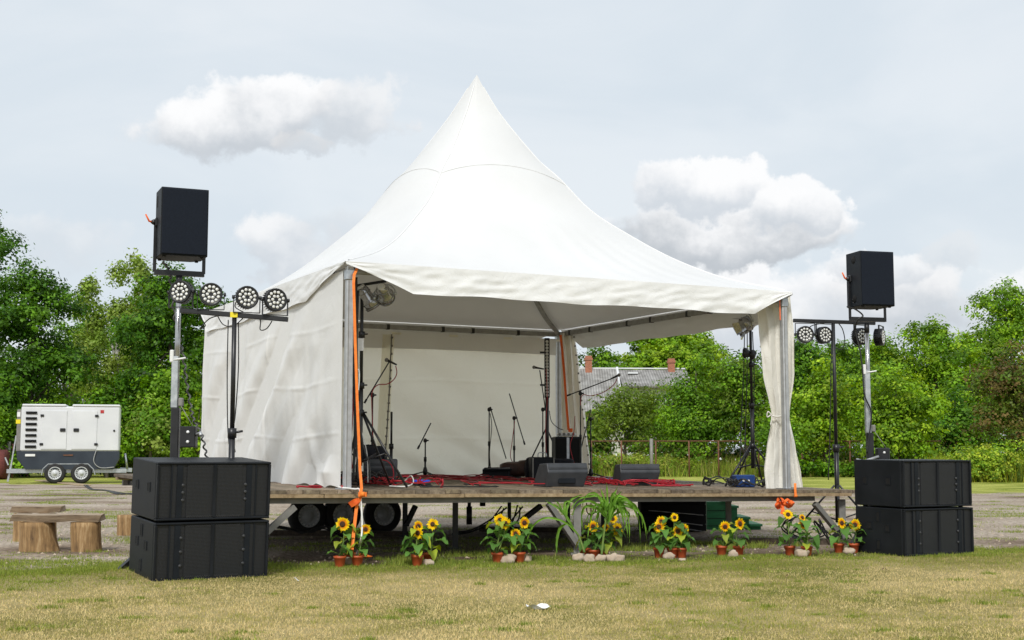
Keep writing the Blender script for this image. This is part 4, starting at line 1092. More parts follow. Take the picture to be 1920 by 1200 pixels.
# gathered curtains
def curtain(edges, D0, folds, amp, mat, name='curtain', seed=0, ins=0.0):
    """edges: (py, pxL, pxR) from top to bottom; hangs at distance D0 from the camera"""
    def lerp(py):
        for i in range(len(edges) - 1):
            y0, l0, r0 = edges[i]; y1, l1, r1 = edges[i + 1]
            if py <= y1:
                t = (py - y0) / (y1 - y0); t = t * t * (3 - 2 * t) * .5 + t * .5; return l0 + (l1 - l0) * t, r0 + (r1 - r0) * t
        return edges[-1][1], edges[-1][2]
    yt, yb = edges[0][0], edges[-1][0]
    def fn(a, b):
        py = yt + (yb - yt) * b; l, r = lerp(py); wd = (r - l) * mpp(D0)
        ph = a * folds * 2 * math.pi + 1.2 * noise.noise(V((b * 3, seed, a * 2)))
        px = l + (r - l) * (a + .35 / folds / 6.28 * math.sin(2 * ph))
        p = At(px, py, D0); p.y = D0 + amp * (.55 + .45 * noise.noise(V((a * 4, b * 2.5, seed)))) * math.sin(ph) * min(1, wd / .3) + .05 * noise.noise(V((a * 3, b * 6, seed + 3)))
        return p
    m = MB(); m.grid(fn, 90, 80); return m
Dp = T(6, 0).y
curtain([(557, 1416, 1470), (620, 1422, 1476), (700, 1431, 1480), (776, 1447, 1476), (790, 1446, 1476), (840, 1437, 1480), (880, 1432, 1482), (916, 1436, 1482)], Dp + .14, 2.2, .055, 'x', seed=1).build('curtain', 'curtain', tent)
curtain([(553, 1476, 1482), (620, 1474, 1489), (700, 1474, 1490), (773, 1474, 1481), (785, 1474, 1481), (840, 1474, 1493), (890, 1475, 1503), (914, 1476, 1507)], Dp + .16, 1.4, .05, 'x', seed=2).build('curtain', 'curtain', tent)
mb = MB(); c = At(1462, 780, Dp + .14); mb.tube([c + V((.12 * math.cos(t / 16 * 6.283), .09 * math.sin(t / 16 * 6.283), .01 * math.sin(t))) for t in range(17)], .012, 6)
kn = At(1447, 779, Dp + .03); mb.tube(smooth_path([kn, kn + V((-.05, -.02, .05)), kn + V((-.06, 0, -.02)), kn + V((0, 0, 0)), kn + V((-.02, -.01, -.13))], 5), .009, 5); mb.build('curtain_tie', 'curtain', tent)
Db = T(6, 6).y
curtain([(624, 1051, 1078), (700, 1052, 1087), (800, 1053, 1099), (868, 1056, 1107), (893, 1060, 1111)], Db - .25, 3, .09, 'x', seed=5).build('curtain', 'curtain', tent)
mb = MB()
for k in range(16):
    t = k / 15; mb.blob(At(1076.5 + 30 * t, 632 + 255 * t, Db - .36), (.018, .01, .018), k, 0, 6)
mb.build('eyelet', 'steelgrey', tent)

# ---- orange straps
def strap(mb, pts, w=.05, up=V((0, 1, 0))):
    vs = []; k = len(pts)
    for i, p in enumerate(pts):
        d = (V(pts[min(i + 1, k - 1)]) - V(pts[max(i - 1, 0)])).normalized(); x = d.cross(up)
        x = x.normalized() if x.length > .05 else V((1, 0, 0)); vs += [V(p) - x * w / 2, V(p) + x * w / 2, V(p) + x * w / 2 + up * .004, V(p) - x * w / 2 + up * .004]
    mb.add(vs, [(i * 4 + j, i * 4 + (j + 1) % 4, (i + 1) * 4 + (j + 1) % 4, (i + 1) * 4 + j) for i in range(k - 1) for j in range(4)] + [(0, 1, 2, 3), (4 * k - 1, 4 * k - 2, 4 * k - 3, 4 * k - 4)])
    return mb
d0 = T(0, -.1).y
mb = MB(); q = lambda px, py, dd=0: At(px, py, d0 + dd)
strap(mb, [q(672, 498, .1), q(664, 515, .02), q(663, 530), q(666, 640, -.02), q(670, 760, -.05), q(675, 880, -.08), q(678, 917, -.13)], .030)
st = tag(mb.build('ratchet_strap', 'orange'), 'orange strap running down the front left tent post to the lawn', 'strap')
mb = MB(); strap(mb, [q(677, 916, -.14), q(676, 932, -.16), q(670, 945, -.16), q(668, 955, -.16), q(664, 990, -.2), q(660, 1030, -.3), Gnd(661, 1052, .03)], .034); mb.build('strap_tail', 'orange', st)
mb = MB(); mb.box(q(680, 927, -.17), (.09, .05, .045)); mb.tube([q(676, 927, -.19), q(684, 927, -.19)], .028, 8); mb.build('ratchet', 'orange', st)
mb = MB(); strap(mb, smooth_path([q(655, 946, -.15), q(664, 940, -.19), q(671, 938, -.2), q(665, 944, -.2), q(657, 948, -.18)], 4), .045, V((.2, 1, .3)).normalized()); mb.build('strap_bundle', 'redorange', st)
p = Gnd(668, 1048, .02); mb = MB(); strap(mb, smooth_path([p + V((-.12, -.1, .03)), p + V((-.02, 0, .06)), p + V((.12, -.05, .02)), p + V((.14, .06, .03)), p + V((0, .08, .05))], 4), .06, V((0, .3, 1)).normalized()); mb.build('strap_coil', 'orange', st)
dR = T(6, -.12).y; q = lambda px, py, dd=0: At(px, py, dR + dd)
mb = MB(); strap(mb, [q(1462, 558, .05), q(1463, 600, .02), q(1463, 600, .02)], .012)
st = tag(mb.build('ratchet_strap', 'redorange'), 'orange strap on the front right tent post with a crumpled bunch at the deck edge', 'strap')
mb = MB(); strap(mb, [q(1491, 906, -.02), q(1491, 918, -.05), q(1492, 930, -.06)], .03); mb.tube([q(1489, 930, -.09), q(1495, 930, -.09)], .016, 8); mb.build('strap_tail', 'orange', st)
mb = MB()
for k in range(11):
    cx, cy = rnd.uniform(1458, 1482), rnd.uniform(938, 947); a = rnd.random() * 6.28
    strap(mb, smooth_path([q(cx, cy - 5, -.1), q(cx + 6 * math.cos(a), cy, -.16), q(cx + 4 * math.sin(a), cy + 6, -.08), q(cx - 5 * math.cos(a), cy + 2, -.14)], 4), .036, V((rnd.uniform(-.5, .5), 1, rnd.uniform(-.5, .5))).normalized())
strap(mb, [q(1466, 948, -.12), q(1468, 957, -.14), q(1466, 964, -.14)], .045, V((.3, 1, 0)).normalized()); mb.build('strap_bundle', 'redorange', st)
dB = Db - .75; q = lambda px, py, dd=0: At(px, py, dB + dd)
mb = MB(); strap(mb, [q(1051, 628), q(1054, 655), q(1058, 700), q(1063, 770), q(1066, 806)], .04); tag(mb.build('ratchet_strap', 'redorange'), 'orange red strap hanging down the rear right tent post', 'strap')

# ================================================================== BASS CABINETS (two stacks)
SW, SD, SH = 1.12, .80, .545
def cabinet(kind):
    o = thing('bass_cabinet', (0, 0, 0), None, None)
    mb = MB(); mb.box((SW / 2, SD / 2 + .02, SH / 2), (SW, SD - .04, SH), bev=.008)
    # front rim
    for c, s_ in (((SW / 2, .012, SH - .011), (SW, .045, .022)), ((SW / 2, .012, .011), (SW, .045, .022))): mb.box(c, s_, bev=.006)
    for x in (.011, SW - .011): mb.box((x, .012, SH / 2), (.022, .045, SH - .045), bev=.004)
    body = mb.build('cabinet', 'blackpaint', o, local=True)
    # grille halves with folded strips
    for k in (0, 1):
        x0 = .024 + k * (SW / 2 - .012); x1 = x0 + SW / 2 - .036; wv = x1 - x0
        mb = MB(); fr = [0, .22, .225, .37, .50, .505, 1.0] if k == 0 else [0, .495, .5, .63, .76, .765, 1.0]
        yy = [.012, .012, .006, .006, .010, .004, .004] if k == 0 else [.004, .004, .010, .006, .006, .012, .012]
        top = SH - .024; bot = .024; vs = []
        for i, f in enumerate(fr): vs += [V((x0 + wv * f, yy[i], bot)), V((x0 + wv * f, yy[i], top))]
        mb.add(vs, [(2 * i, 2 * i + 2, 2 * i + 3, 2 * i + 1) for i in range(len(fr) - 1)])
        g = mb.build('grille', 'grille', body, local=True)
        mb = MB(); xb = x0 + wv * (.435 if k == 0 else .565)
        for j, z in enumerate((.33, .26, .19) if kind == 0 else (.40, .27, .14)):
            mb = MB(); mm = Matrix.Translation((xb, .004, z)) @ Matrix.Rotation(R(90), 4, 'X'); mb.lathe([(.015, 0), (.015, .006), (.008, .009), (.003, .009)], mm, 12); mb.build('bolt', 'boltgrey', body, local=True)
        mb = MB(); xs_ = x0 + wv * (.225 if k == 0 else .765); mb.bar((xs_, .004, bot), (xs_, .004, top), .012, .012)
        xs_ = x0 + wv * (.37 if k == 0 else .63); mb.box((xs_, .003, SH / 2), (.055, .008, top - bot)); mb.build('grille_fold', 'darkbox', g, local=True)
        mb = MB()
        for z in (SH - .034, .034):
            a = .52 if k == 0 else 0; b = 1.0 if k == 0 else .48; m_ = 22
            for i in range(m_): mb.box((x0 + wv * (a + (b - a) * (i + .5) / m_), .002, z + .004 * (1 if i % 2 else -1)), (wv * .5 / m_ * .8, .006, .008))
        mb.build('grille_clips', 'boltgrey', g, local=True)
    mb = MB(); mb.box((SW / 2 , -.002, SH / 2), (.03, .02, SH - .046), bev=.003)
    mb.build('centre_bar', 'blackpaint', body, local=True)
    hs = ((.24, .30, .07, .075), (.62, .30, .07, .075)) if kind == 0 else ((.42, .44, .05, .10), (.56, .33, .07, .07), (.27, .31, .07, .07), (.42, .11, .05, .10))
    for (y, z, wy, wz) in hs:
        for side in (0, 1):
            x = -.001 if side == 0 else SW + .001
            mb = MB(); mb.box((x, y, z), (.006, wy, wz)); h = mb.build('handle_recess', 'void', body, local=True)
            mb = MB()
            for s_ in (-1, 1):
                mb.box((x, y + s_ * (wy / 2 + .004), z), (.010, .008, wz + .016)); mb.box((x, y, z + s_ * (wz / 2 + .004)), (.010, wy, .008))
            mb.build('recess_rim', 'darkbox', h, local=True)
    if kind == 0:
        mb = MB()
        for x in (.08, SW - .08):
            for y in (.1, SD - .1): mb.lathe([(.025, -.018), (.03, 0)], Matrix.Translation((x, y, 0)), 10)
        mb.build('rubber_feet', 'rubber', body, local=True)
    return o
def stack(p, yaw, labs, tilt=0.0, proto=None):
    lo = cabinet(1) if proto is None else copy_tree(proto[0]); up = cabinet(0) if proto is None else copy_tree(proto[1])
    m = Matrix.Translation(p) @ Matrix.Rotation(yaw, 4, 'Z') @ Matrix.Rotation(tilt, 4, 'X')
    lo.location = m.translation; lo.rotation_euler = m.to_euler()
    m2 = m @ Matrix.Translation((.004, .01, SH + .018)) @ Matrix.Rotation(R(.3), 4, 'Z')
    up.location = m2.translation; up.rotation_euler = m2.to_euler()
    for o, l in zip((lo, up), labs): tag(o, l, 'bass speaker', 'black bass cabinets stacked in two pairs')
    return lo, up
pL = Gnd(286, 1092); pR = Gnd(504, 1083)
yL = R(31.5)
pr = stack(pL, yL, ('black bass cabinet at the bottom of the left stack on the lawn', 'black bass cabinet on top of the left stack, nearest the camera'), R(3.2))
pq = Gnd(1697, 1044)
stack(pq, R(29), ('black bass cabinet at the bottom of the right stack beside the sunflowers', 'black bass cabinet on top of the right stack, level with the deck'), R(.6), pr)

# ================================================================== TOP SPEAKERS
def topspeaker(ports):
    o = thing('loudspeaker', (0, 0, 0), None, None)
    w, d, h = .485, .46, .71; mb = MB()
    fr = [V((-w / 2, -d / 2, 0)), V((w / 2, -d / 2, 0)), V((w / 2, d / 2 - .1, 0)), V((w / 2 - .09, d / 2, 0)), V((-w / 2 + .09, d / 2, 0)), V((-w / 2, d / 2 - .1, 0))]
    up = V((0, 0, h)); k = 6
    mb.add(fr + [p + up for p in fr], [tuple(range(k - 1, -1, -1)), tuple(range(k, 2 * k))] + [(i, (i + 1) % k, (i + 1) % k + k, i + k) for i in range(k)])
    body = mb.build('cabinet', 'darkbox', o, local=True)
    bv = body.modifiers.new('bevel', 'BEVEL'); bv.width = .008; bv.segments = 2
    mb = MB(); mb.box((0, -d / 2 - .006, h / 2), (w - .026, .02, h - .026), bev=.006); mb.build('grille', 'darkgrille', body, local=True)
    if ports:
        for z in (.10, h - .10):
            mb = MB(); mb.lathe([(.05, 0), (.05, .004), (.004, .005)], Matrix.Translation((-w / 2 + .0, -.06, z)) @ Matrix.Rotation(R(-90), 4, 'Y'), 20); mb.build('port_plug', 'void', body, local=True)
    else:
        mb = MB(); mb.box((-w / 2, .04, h - .12), (.006, .09, .12), bev=.002); mb.build('handle_recess', 'void', body, local=True)
    mb = MB()
    for x in (-w / 2 + .05, w / 2 - .05):
        for y in (-d / 2 + .05, d / 2 - .1): mb.lathe([(.018, -.015), (.02, 0)], Matrix.Translation((x, y, 0)), 8)
    mb.build('rubber_feet', 'rubber', body, local=True)
    mb = MB()
    for s_ in (-1, 1): mb.bar((s_ * (w / 2 + .012), .04, h * .53), (s_ * (w / 2 + .012), .04, -.145), .035, .010)
    mb.bar((-(w / 2 + .017), .04, -.15), (w / 2 + .017, .04, -.15), .05, .055); yk = mb.build('yoke', 'blackmetal', o, local=True)
    for s_ in (-1, 1): mb = MB(); mb.box((s_ * (w / 2 + .006), .04, h * .53), (.03, .09, .09), bev=.008); mb.build('pivot_plate', 'blackmetal', yk, local=True)
    mb = MB(); mb.lathe([(.03, 0), (.03, .02), (.012, .045)], Matrix.Translation((-w / 2 - .018, .04, h * .53)) @ Matrix.Rotation(R(-90), 4, 'Y'), 12)
    mb.build('knob', 'blackmetal', yk, local=True)
    mb = MB(); mb.tube([(-w / 2 - .03, .04, h * .53), (-w / 2 - .08, .03, h * .53 + .005), (-w / 2 - .12, .02, h * .53 + .075)], [.012, .011, .008], 8); mb.build('clamp_lever', 'redorange', yk, local=True)
    return o
M['darkgrille'] = noisy('speaker_cloth', (.006, .009, .016), (.009, .013, .022), 60, .8, .3, 500, dist=.001, spec=.2)
def winchstand(px, D, topy, joins, label, crank, a0=.9, ln=.66):
    x = (px - 960) / F * D; z = lambda py: zat(py, D)
    o = thing('speaker_stand', (x, D, 0), label, 'speaker stand', 'wind up speaker stands')
    a, b, c = joins
    mb = MB(); mb.tube([(x, D, z(topy)), (x, D, z(b))], .028, 12); up = mb.build('inner_pole', 'chrome', o)
    mb = MB(); mb.tube([(x, D, z(topy) + .0), (x, D, z(topy + 18))], .034, 12); mb.build('top_cap', 'blackmetal', up)
    mb = MB(); mb.bar((x - .015, D, z(a)), (x - .015, D, z(c)), .07, .07, up=V((0, 1, 0)), bev=.006); mb.build('outer_pole', 'galv', o)
    mb = MB(); mb.box((x - .05, D - .01, z(a) + .0), (.04, .06, .13), bev=.008); mb.tube([(x - .03, D - .03, z(a) - .04), (x + .10, D - .05, z(a) - .02)], .010, 8); mb.build('clamp', 'whiteplastic', o)
    mb = MB(); mb.bar((x, D, z(c)), (x, D, .35), .085, .085, up=V((0, 1, 0)), bev=.008)
    mb.box((x, D, .38), (.16, .16, .2), bev=.01); mb.build('base_pole', 'blackmetal', o)
    for k in range(4):
        an = a0 + k * math.pi / 2; e = V((x + ln * math.cos(an), D + ln * math.sin(an), .02))
        mb = MB(); mb.bar((x + .08 * math.cos(an), D + .08 * math.sin(an), .42), e, .05, .05); mb.build('leg', 'blackmetal', o)
    zc_ = z(c) - .30
    mb = MB(); mb.box((x + .15, D - .04, zc_), (.16, .12, .22), bev=.01); wn = mb.build('winch', 'blackmetal', o)
    for k in (-.05, .05):
        mb = MB(); mb.lathe([(.016, 0), (.016, .01), (.004, .014)], Matrix.Translation((x + .155, D - .10, zc_ + k)) @ Matrix.Rotation(R(90), 4, 'X'), 10); mb.build('bolt', 'whiteplastic', wn)
    mb = MB(); mb.tube([(x + .06, D - .03, z(c) + .02), (x + .20, D - .05, zc_ + .1)], .005, 5); mb.box((x + .05, D, z(c) + .06), (.05, .06, .09), bev=.01); mb.build('winch_cable', 'steelgrey', wn)
    if crank > 0: pts = [(x + .22, D - .05, zc_ + .02), (x + .30, D - .16, zc_ + .04), (x + .31, D - .2, zc_ + .01)]
    else: pts = [(x + .08, D - .1, zc_ + .0), (x - .12, D - .16, zc_ - .06), (x - .22, D - .16, zc_ - .04)]
    mb = MB(); mb.tube(pts, .017, 8); mb.build('crank', 'alu', wn)
    return o
SLD, SRD = 13.9, 17.3
a = winchstand(331, SLD, 517, (668, 765, 765), 'chrome and black wind-up stand behind the left cabinets', 1)
b = winchstand(1628, SRD, 606, (693, 812, 812), 'galvanised wind-up stand behind the right cabinets', -1)
sA = topspeaker(False); sA.location = At(337, 516, SLD) + V((0, 0, .175)); sA.rotation_euler = (0, 0, R(23.5))
tag(sA, 'black loudspeaker on the left stand, turned square to the camera', 'loudspeaker', 'loudspeakers on stands')
sB = topspeaker(True); sB.location = At(1630, 602, SRD) + V((0, 0, .175)); sB.rotation_euler = (0, 0, R(15))
tag(sB, 'black loudspeaker on the right stand, showing its side and orange lever', 'loudspeaker', 'loudspeakers on stands')
def cable(name, mat, pts, r, label, cat='cable', group=None, k=8, wob=0.0, wf=3):
    sp = smooth_path(pts, k)
    if wob: sp = [p + V((wob * math.sin(i * wf), wob * math.cos(i * wf), 0)) for i, p in enumerate(sp)]
    mb = MB(); mb.tube(sp, r, 6); return tag(mb.build(name, mat), label, cat, group)
q = lambda px, py, dd=.05: At(px, py, SLD + dd)
cable('twisted_cable', 'dimcable', [q(305, 490, -.1), q(316, 505, .1), q(320, 530), q(327, 590, .12), q(335, 630, .1), q(344, 670), q(350, 715), q(357, 760), q(364, 790), q(378, 815), q(386, 850), q(396, 880)], .010, 'twisted grey cable hanging from the left loudspeaker', k=14, wob=.014, wf=1.1)
q = lambda px, py, dd=-.08: At(px, py, SRD + dd)
cable('twisted_cable', 'blackcable', [q(1588, 575, -.3), q(1604, 580, -.25), q(1618, 592, -.2), q(1608, 600, -.2), q(1604, 620), q(1612, 655), q(1617, 690), q(1621, 740), q(1633, 770), q(1632, 800), q(1625, 850)], .010, 'black cable hanging from the right loudspeaker')

# ================================================================== LAMP BARS AND LED PARS
def ledpar(hang):
    o = thing('stage_light', (0, 0, 0), None, None); s_ = -1 if hang else 1
    r = .118; cz = s_ * .165
    m = Matrix.Translation((0, 0, cz)) @ Matrix.Rotation(R(90), 4, 'X')
    mb = MB(); mb.lathe([(.05, -.10), (.09, -.09), (.104, -.06), (.112, -.02), (r, 0), (r, .03), (r - .006, .034), (.10, .026), (.004, .026)], m, 28)
    for i in range(28):
        mm = m @ Matrix.Rotation(i * math.pi / 14, 4, 'Z'); mb.box((.108, 0, -.03), (.022, .006, .10), mm)
    b_ = mb.build('housing', 'blackmetal', o, local=True)
    mb = MB(); pos = [(.030, k * math.pi / 2 * 1.0 + .3) for k in range(4)] + [(.058, k * math.pi / 3 + .1) for k in range(6)] + [(.088, k * math.pi / 5) for k in range(10)]
    pos = [(.037, k * 2 * math.pi / 6) for k in range(6)] + [(.078, k * 2 * math.pi / 12 + .2) for k in range(12)]
    for (rr, a) in pos:
        mb.lathe([(.0165, .024), (.0165, .029), (.012, .033), (.003, .035)], m @ Matrix.Translation((rr * math.cos(a), rr * math.sin(a), 0)), 10)
    mb.build('lenses', 'lens', b_, local=True)
    mb = MB(); rot = r + .016
    for x in (-rot, rot): mb.bar((x, 0, cz), (x, .0, s_ * .012), .022, .008, up=V((1, 0, 0)))
    mb.bar((-rot - .004, 0, s_ * .010), (rot + .004, 0, s_ * .010), .024, .008)
    for x in (-rot, rot): mb.lathe([(.02, -.012), (.02, .012)], Matrix.Translation((x * 1.03, 0, cz)) @ Matrix.Rotation(R(90), 4, 'Y'), 10)
    mb.build('yoke', 'blackmetal', o, local=True)
    return o
LLD, LRD = 13.6, 18.4
parU = ledpar(False); parH = ledpar(True)
first = {0: True, 1: True}
def putpar(hang, p, rz, tilt, label, group, sc=1.0):
    o = (parH if hang else parU)
    if not first[hang]: o = copy_tree(o)
    first[hang] = False
    o.location = p; o.rotation_euler = (0, 0, rz); o.scale = (sc,) * 3
    return tag(o, label, 'stage light', group)
def lampstand(px, D, bar, join, label, base, a0=.35, ln=.75):
    (xa, ya), (xb, yb) = bar; x = (px - 960) / F * D
    pa, pb = At(xa, ya, D), At(xb, yb, D); t = (x - pa.x) / (pb.x - pa.x); top = pa + (pb - pa) * t
    o = thing('lamp_stand', (x, D, base), label, 'light stand', 'black T-shaped lamp stands')
    mb = MB(); mb.bar(pa, pb, .05, .05, bev=.005); mb.build('crossbar', 'blackmetal', o)
    zj = zat(join, D)
    mb = MB(); mb.tube([(x, D, top.z), (x, D, zj)], .024, 10); mb.tube([(x, D, zj + .03), (x, D, base + .25)], .032, 10); pl = mb.build('pole', 'blackmetal', o)
    mb = MB(); mb.tube([(x, D, zj + .05), (x, D, zj - .05)], .045, 10); mb.tube([(x, D, zj), (x + .11, D - .02, zj + .02)], .013, 6); mb.build('collar', 'blackmetal', pl)
    for k in range(3):
        an = a0 + k * 2.094; e = V((x + ln * math.cos(an), D + ln * math.sin(an), base + .02)); h = V((x, D, base + .75))
        mb = MB(); mb.tube([h + V((.04 * math.cos(an), .04 * math.sin(an), 0)), e], .014, 7); mb.tube([(x, D, base + .28), (h + e) / 2], .010, 6); mb.build('leg', 'blackmetal', o)
    return o, pa, pb, top
o, pa, pb, top = lampstand(437, LLD, ((338, 582), (540, 599)), 812, 'black lamp stand with a crossbar of four lamps beside the white tent wall', 0, 1.4, .42)
mb = MB(); mb.box(top + V((0, -.03, .0)), (.075, .01, .055)); mb.build('yellow_tape', 'yellow', o)
for i, (px, rz, l) in enumerate(((353, -14, 'first'), (408, 14, 'second'), (474, 22, 'third'), (526, 30, 'fourth'))):
    p = At(px, 0, LLD); t = (p.x - pa.x) / (pb.x - pa.x); c = pa + (pb - pa) * t + V((0, 0, .025))
    putpar(0, c, R(rz), 0, l + ' round stage light from the left on the bar beside the left loudspeaker', 'round stage lights on the left bar')
o, pa2, pb2, top2 = lampstand(1565, LRD, ((1487, 601), (1641, 606)), 840, 'black lamp stand with four hanging lamps behind the right end of the stage', 0)
for i, (px, rz, l) in enumerate(((1496, 0, 'first'), (1531, 24, 'second'), (1598, 34, 'third'), (1635, 62, 'fourth'))):
    p = At(px, 0, LRD); t = (p.x - pa2.x) / (pb2.x - pa2.x); c = pa2 + (pb2 - pa2) * t + V((0, 0, -.025))
    putpar(1, c, R(rz), 0, l + ' round stage light from the left hanging on the right bar', 'round stage lights on the right bar')
q = lambda px, py, dd=.06: At(px, py, LLD + dd)
for i, (pts, lab) in enumerate((([(353, 575), (372, 592), (385, 610), (375, 616), (392, 598), (410, 592)], 'thin black lead looping under the first left lamp'), ([(407, 590), (418, 608), (436, 612), (452, 600), (462, 588)], 'thin black lead looping under the bar between the second and third lamp'), ([(474, 592), (488, 600), (488, 618), (500, 616), (510, 602)], 'thin black lead looping below the third left lamp'), ([(428, 600), (426, 700), (427, 800), (431, 845)], 'thin lead hanging left of the left lamp pole'), ([(447, 604), (447, 690), (441, 780), (436, 812), (441, 848)], 'thin lead hanging right of the left lamp pole'), ([(456, 585), (441, 575), (448, 560), (460, 572)], 'thin lead curled beside the third left lamp'))):
    cable('lamp_lead', 'blackcable', [q(*p) for p in pts], .006, lab)
q = lambda px, py, dd=.06: At(px, py, LRD + dd)
for i, (pts, lab) in enumerate((([(1512, 628), (1520, 612), (1545, 606), (1575, 603)], 'thin lead between the first two right lamps'), ([(1572, 606), (1580, 618), (1584, 640), (1578, 655), (1562, 650)], 'thin lead curling right of the right lamp pole'), ([(1598, 642), (1608, 650), (1618, 640), (1622, 628)], 'thin lead between the last two right lamps'), ([(1560, 612), (1558, 700), (1556, 820), (1553, 900)], 'thin lead hanging along the right lamp pole'))):
    cable('lamp_lead', 'blackcable', [q(*p) for p in pts], .007, lab)

# silver PAR cans
def parcan(c, d, label, r=.105, ln=.30, bd=True):
    """c: centre of the can, d: where it points"""
    d = V(d).normalized(); o = thing('par_can', c, label, 'stage light', 'silver par can lamps')
    m = Matrix.Translation(c) @ d.to_track_quat('Z', 'Y').to_matrix().to_4x4()
    mb = MB(); mb.lathe([(.03, -ln * .62), (r * .55, -ln * .58), (r * .72, -ln * .45), (r * .74, -ln * .1), (r * .9, 0), (r, .02), (r, ln * .38), (r * .94, ln * .38), (r * .92, .03), (.01, .02)], m, 24)
    for z in (-.1, .02, .09): mb.lathe([(r * (.78 if z < 0 else 1.03), z - .006), (r * (.80 if z < 0 else 1.06), z), (r * (.78 if z < 0 else 1.03), z + .006)], m, 24)
    mb.build('can', 'chrome', o)
    mb = MB(); mb.lathe([(.035, -ln * .68), (.045, -ln * .62), (.045, -ln * .58)], m, 14); mb.build('end_cap', 'whiteplastic', o)
    mb = MB(); pts = [m @ V((math.sin(a) * r * 1.25, math.cos(a) * r * 1.35, .0)) for a in [(-1.5 + 3.0 * k / 12) for k in range(13)]]; mb.tube(pts, .007, 6)
    for p in (pts[0], pts[-1]): mb.blob(p, (.02, .02, .02), 1, 0, 8)
    mb.build('yoke', 'galv', o)
    mb = MB()
    for k in range(4):
        a = k * math.pi / 2; R_ = m @ Matrix.Rotation(a, 4, 'Z'); mb.add([R_ @ V((-r * .6, r * .95, ln * .38)), R_ @ V((r * .6, r * .95, ln * .38)), R_ @ V((r * .75, r * 1.35, ln * .62)), R_ @ V((-r * .75, r * 1.35, ln * .62))], [(0, 1, 2, 3)])
    if bd: mb.build('barn_door', 'chrome', o)
    return o
DL = T(.35, .45).y
x = lambda px, D: (px - 960) / F * D
parcan(At(692, 562, DL), (.55, .35, -.9), 'silver lamp nearer the front left tent post, pointing down', .095, .28, False)
parcan(At(721, 552, DL - .05), (.15, .9, -.45), 'silver lamp showing its white end cap under the tent eave', .10, .26, False)
def tstand(px, D, base, topy, feet, label, hub, tbar=None, r=.02, grp=None):
    x_ = (px - 960) / F * D; zt = zat(topy, D)
    o = thing('tripod_stand', (x_, D, base), label, 'light stand', grp)
    zm = base + (zt - base) * .5
    mb = MB(); mb.tube([(x_, D, base + .25), (x_, D, zm)], r * 1.25, 9); mb.tube([(x_, D, zm), (x_, D, zt)], r, 9)
    for z in (zm, base + hub, base + (zt - base) * .75): mb.tube([(x_, D, z - .04), (x_, D, z + .03)], r * 1.9, 9); mb.tube([(x_, D, z), (x_ + .07, D - .02, z)], .01, 6)
    mb.build('pole', 'blackmetal', o)
    for (dx, dy) in feet:
        e = V((x_ + dx, D + dy, base + .015)); h = V((x_, D, base + hub)); u_ = V((dx, dy, 0)).normalized() * .03
        mb = MB(); mb.tube([h + u_, e], .014, 7); mb.tube([V((x_, D, base + .3)) + u_, h + (e - h) * .55], .009, 6); mb.build('leg', 'blackmetal', o)
    if tbar:
        mb = MB(); mb.bar(tbar[0], tbar[1], .03, .03); mb.build('crossbar', 'blackmetal', o)
    return o
Dk = T(.25, .5).y; bz_ = dz(.25, .5)
tstand(677, Dk, bz_, 532, [(-.25, .55), (.55, -.25), (.3, .5)], 'tall black lamp tripod just inside the front left tent post', .85, (At(668, 536, Dk), At(724, 527, Dk - .05)))
pF = DK(1409, 1.0); Dk = pF.y
tstand(1409, Dk, pF.z, 608, [(-.42, -.25), (.36, -.38), (.20, .35), (-.2, .45)], 'black lamp tripod with silver lamps at the right front of the stage', .56)
parcan(At(1407, 604, Dk - .12), (-.9, -.12, -.40), 'upper silver lamp on the tripod by the tied curtain', .105, .33)
parcan(At(1399, 612, Dk + .25), (-.8, .30, -.5), 'silver lamp partly hidden behind the other one on the right tripod', .09, .25)
for i, (a, b_) in enumerate(((-9, 0), (-4, .1), (6, .05))):
    pts = [At(1405 + a, 622, Dk), At(1406 + a * 1.3, 700, Dk + .05), At(1404 + a * 1.6, 800, Dk), At(1405 + a * 1.9, 880, Dk - .05)]
    cable('hanging_cable', 'blackcable', pts, .007, ('left', 'middle', 'right')[i] + ' black lead hanging beside the right lamp tripod')
mb = MB(); mb.blob(At(1398, 662, Dk - .05), (.05, .05, .07), 4, .2); mb.blob(At(1411, 665, Dk - .05), (.05, .05, .06), 5, .2); mb.tube([At(1396, 655, Dk - .05), At(1404, 668, Dk - .05), At(1414, 662, Dk - .05)], .02, 6); tag(mb.build('clamp_plugs', 'blackmetal'), 'pair of black plugs clamped to the right lamp tripod', 'plug')

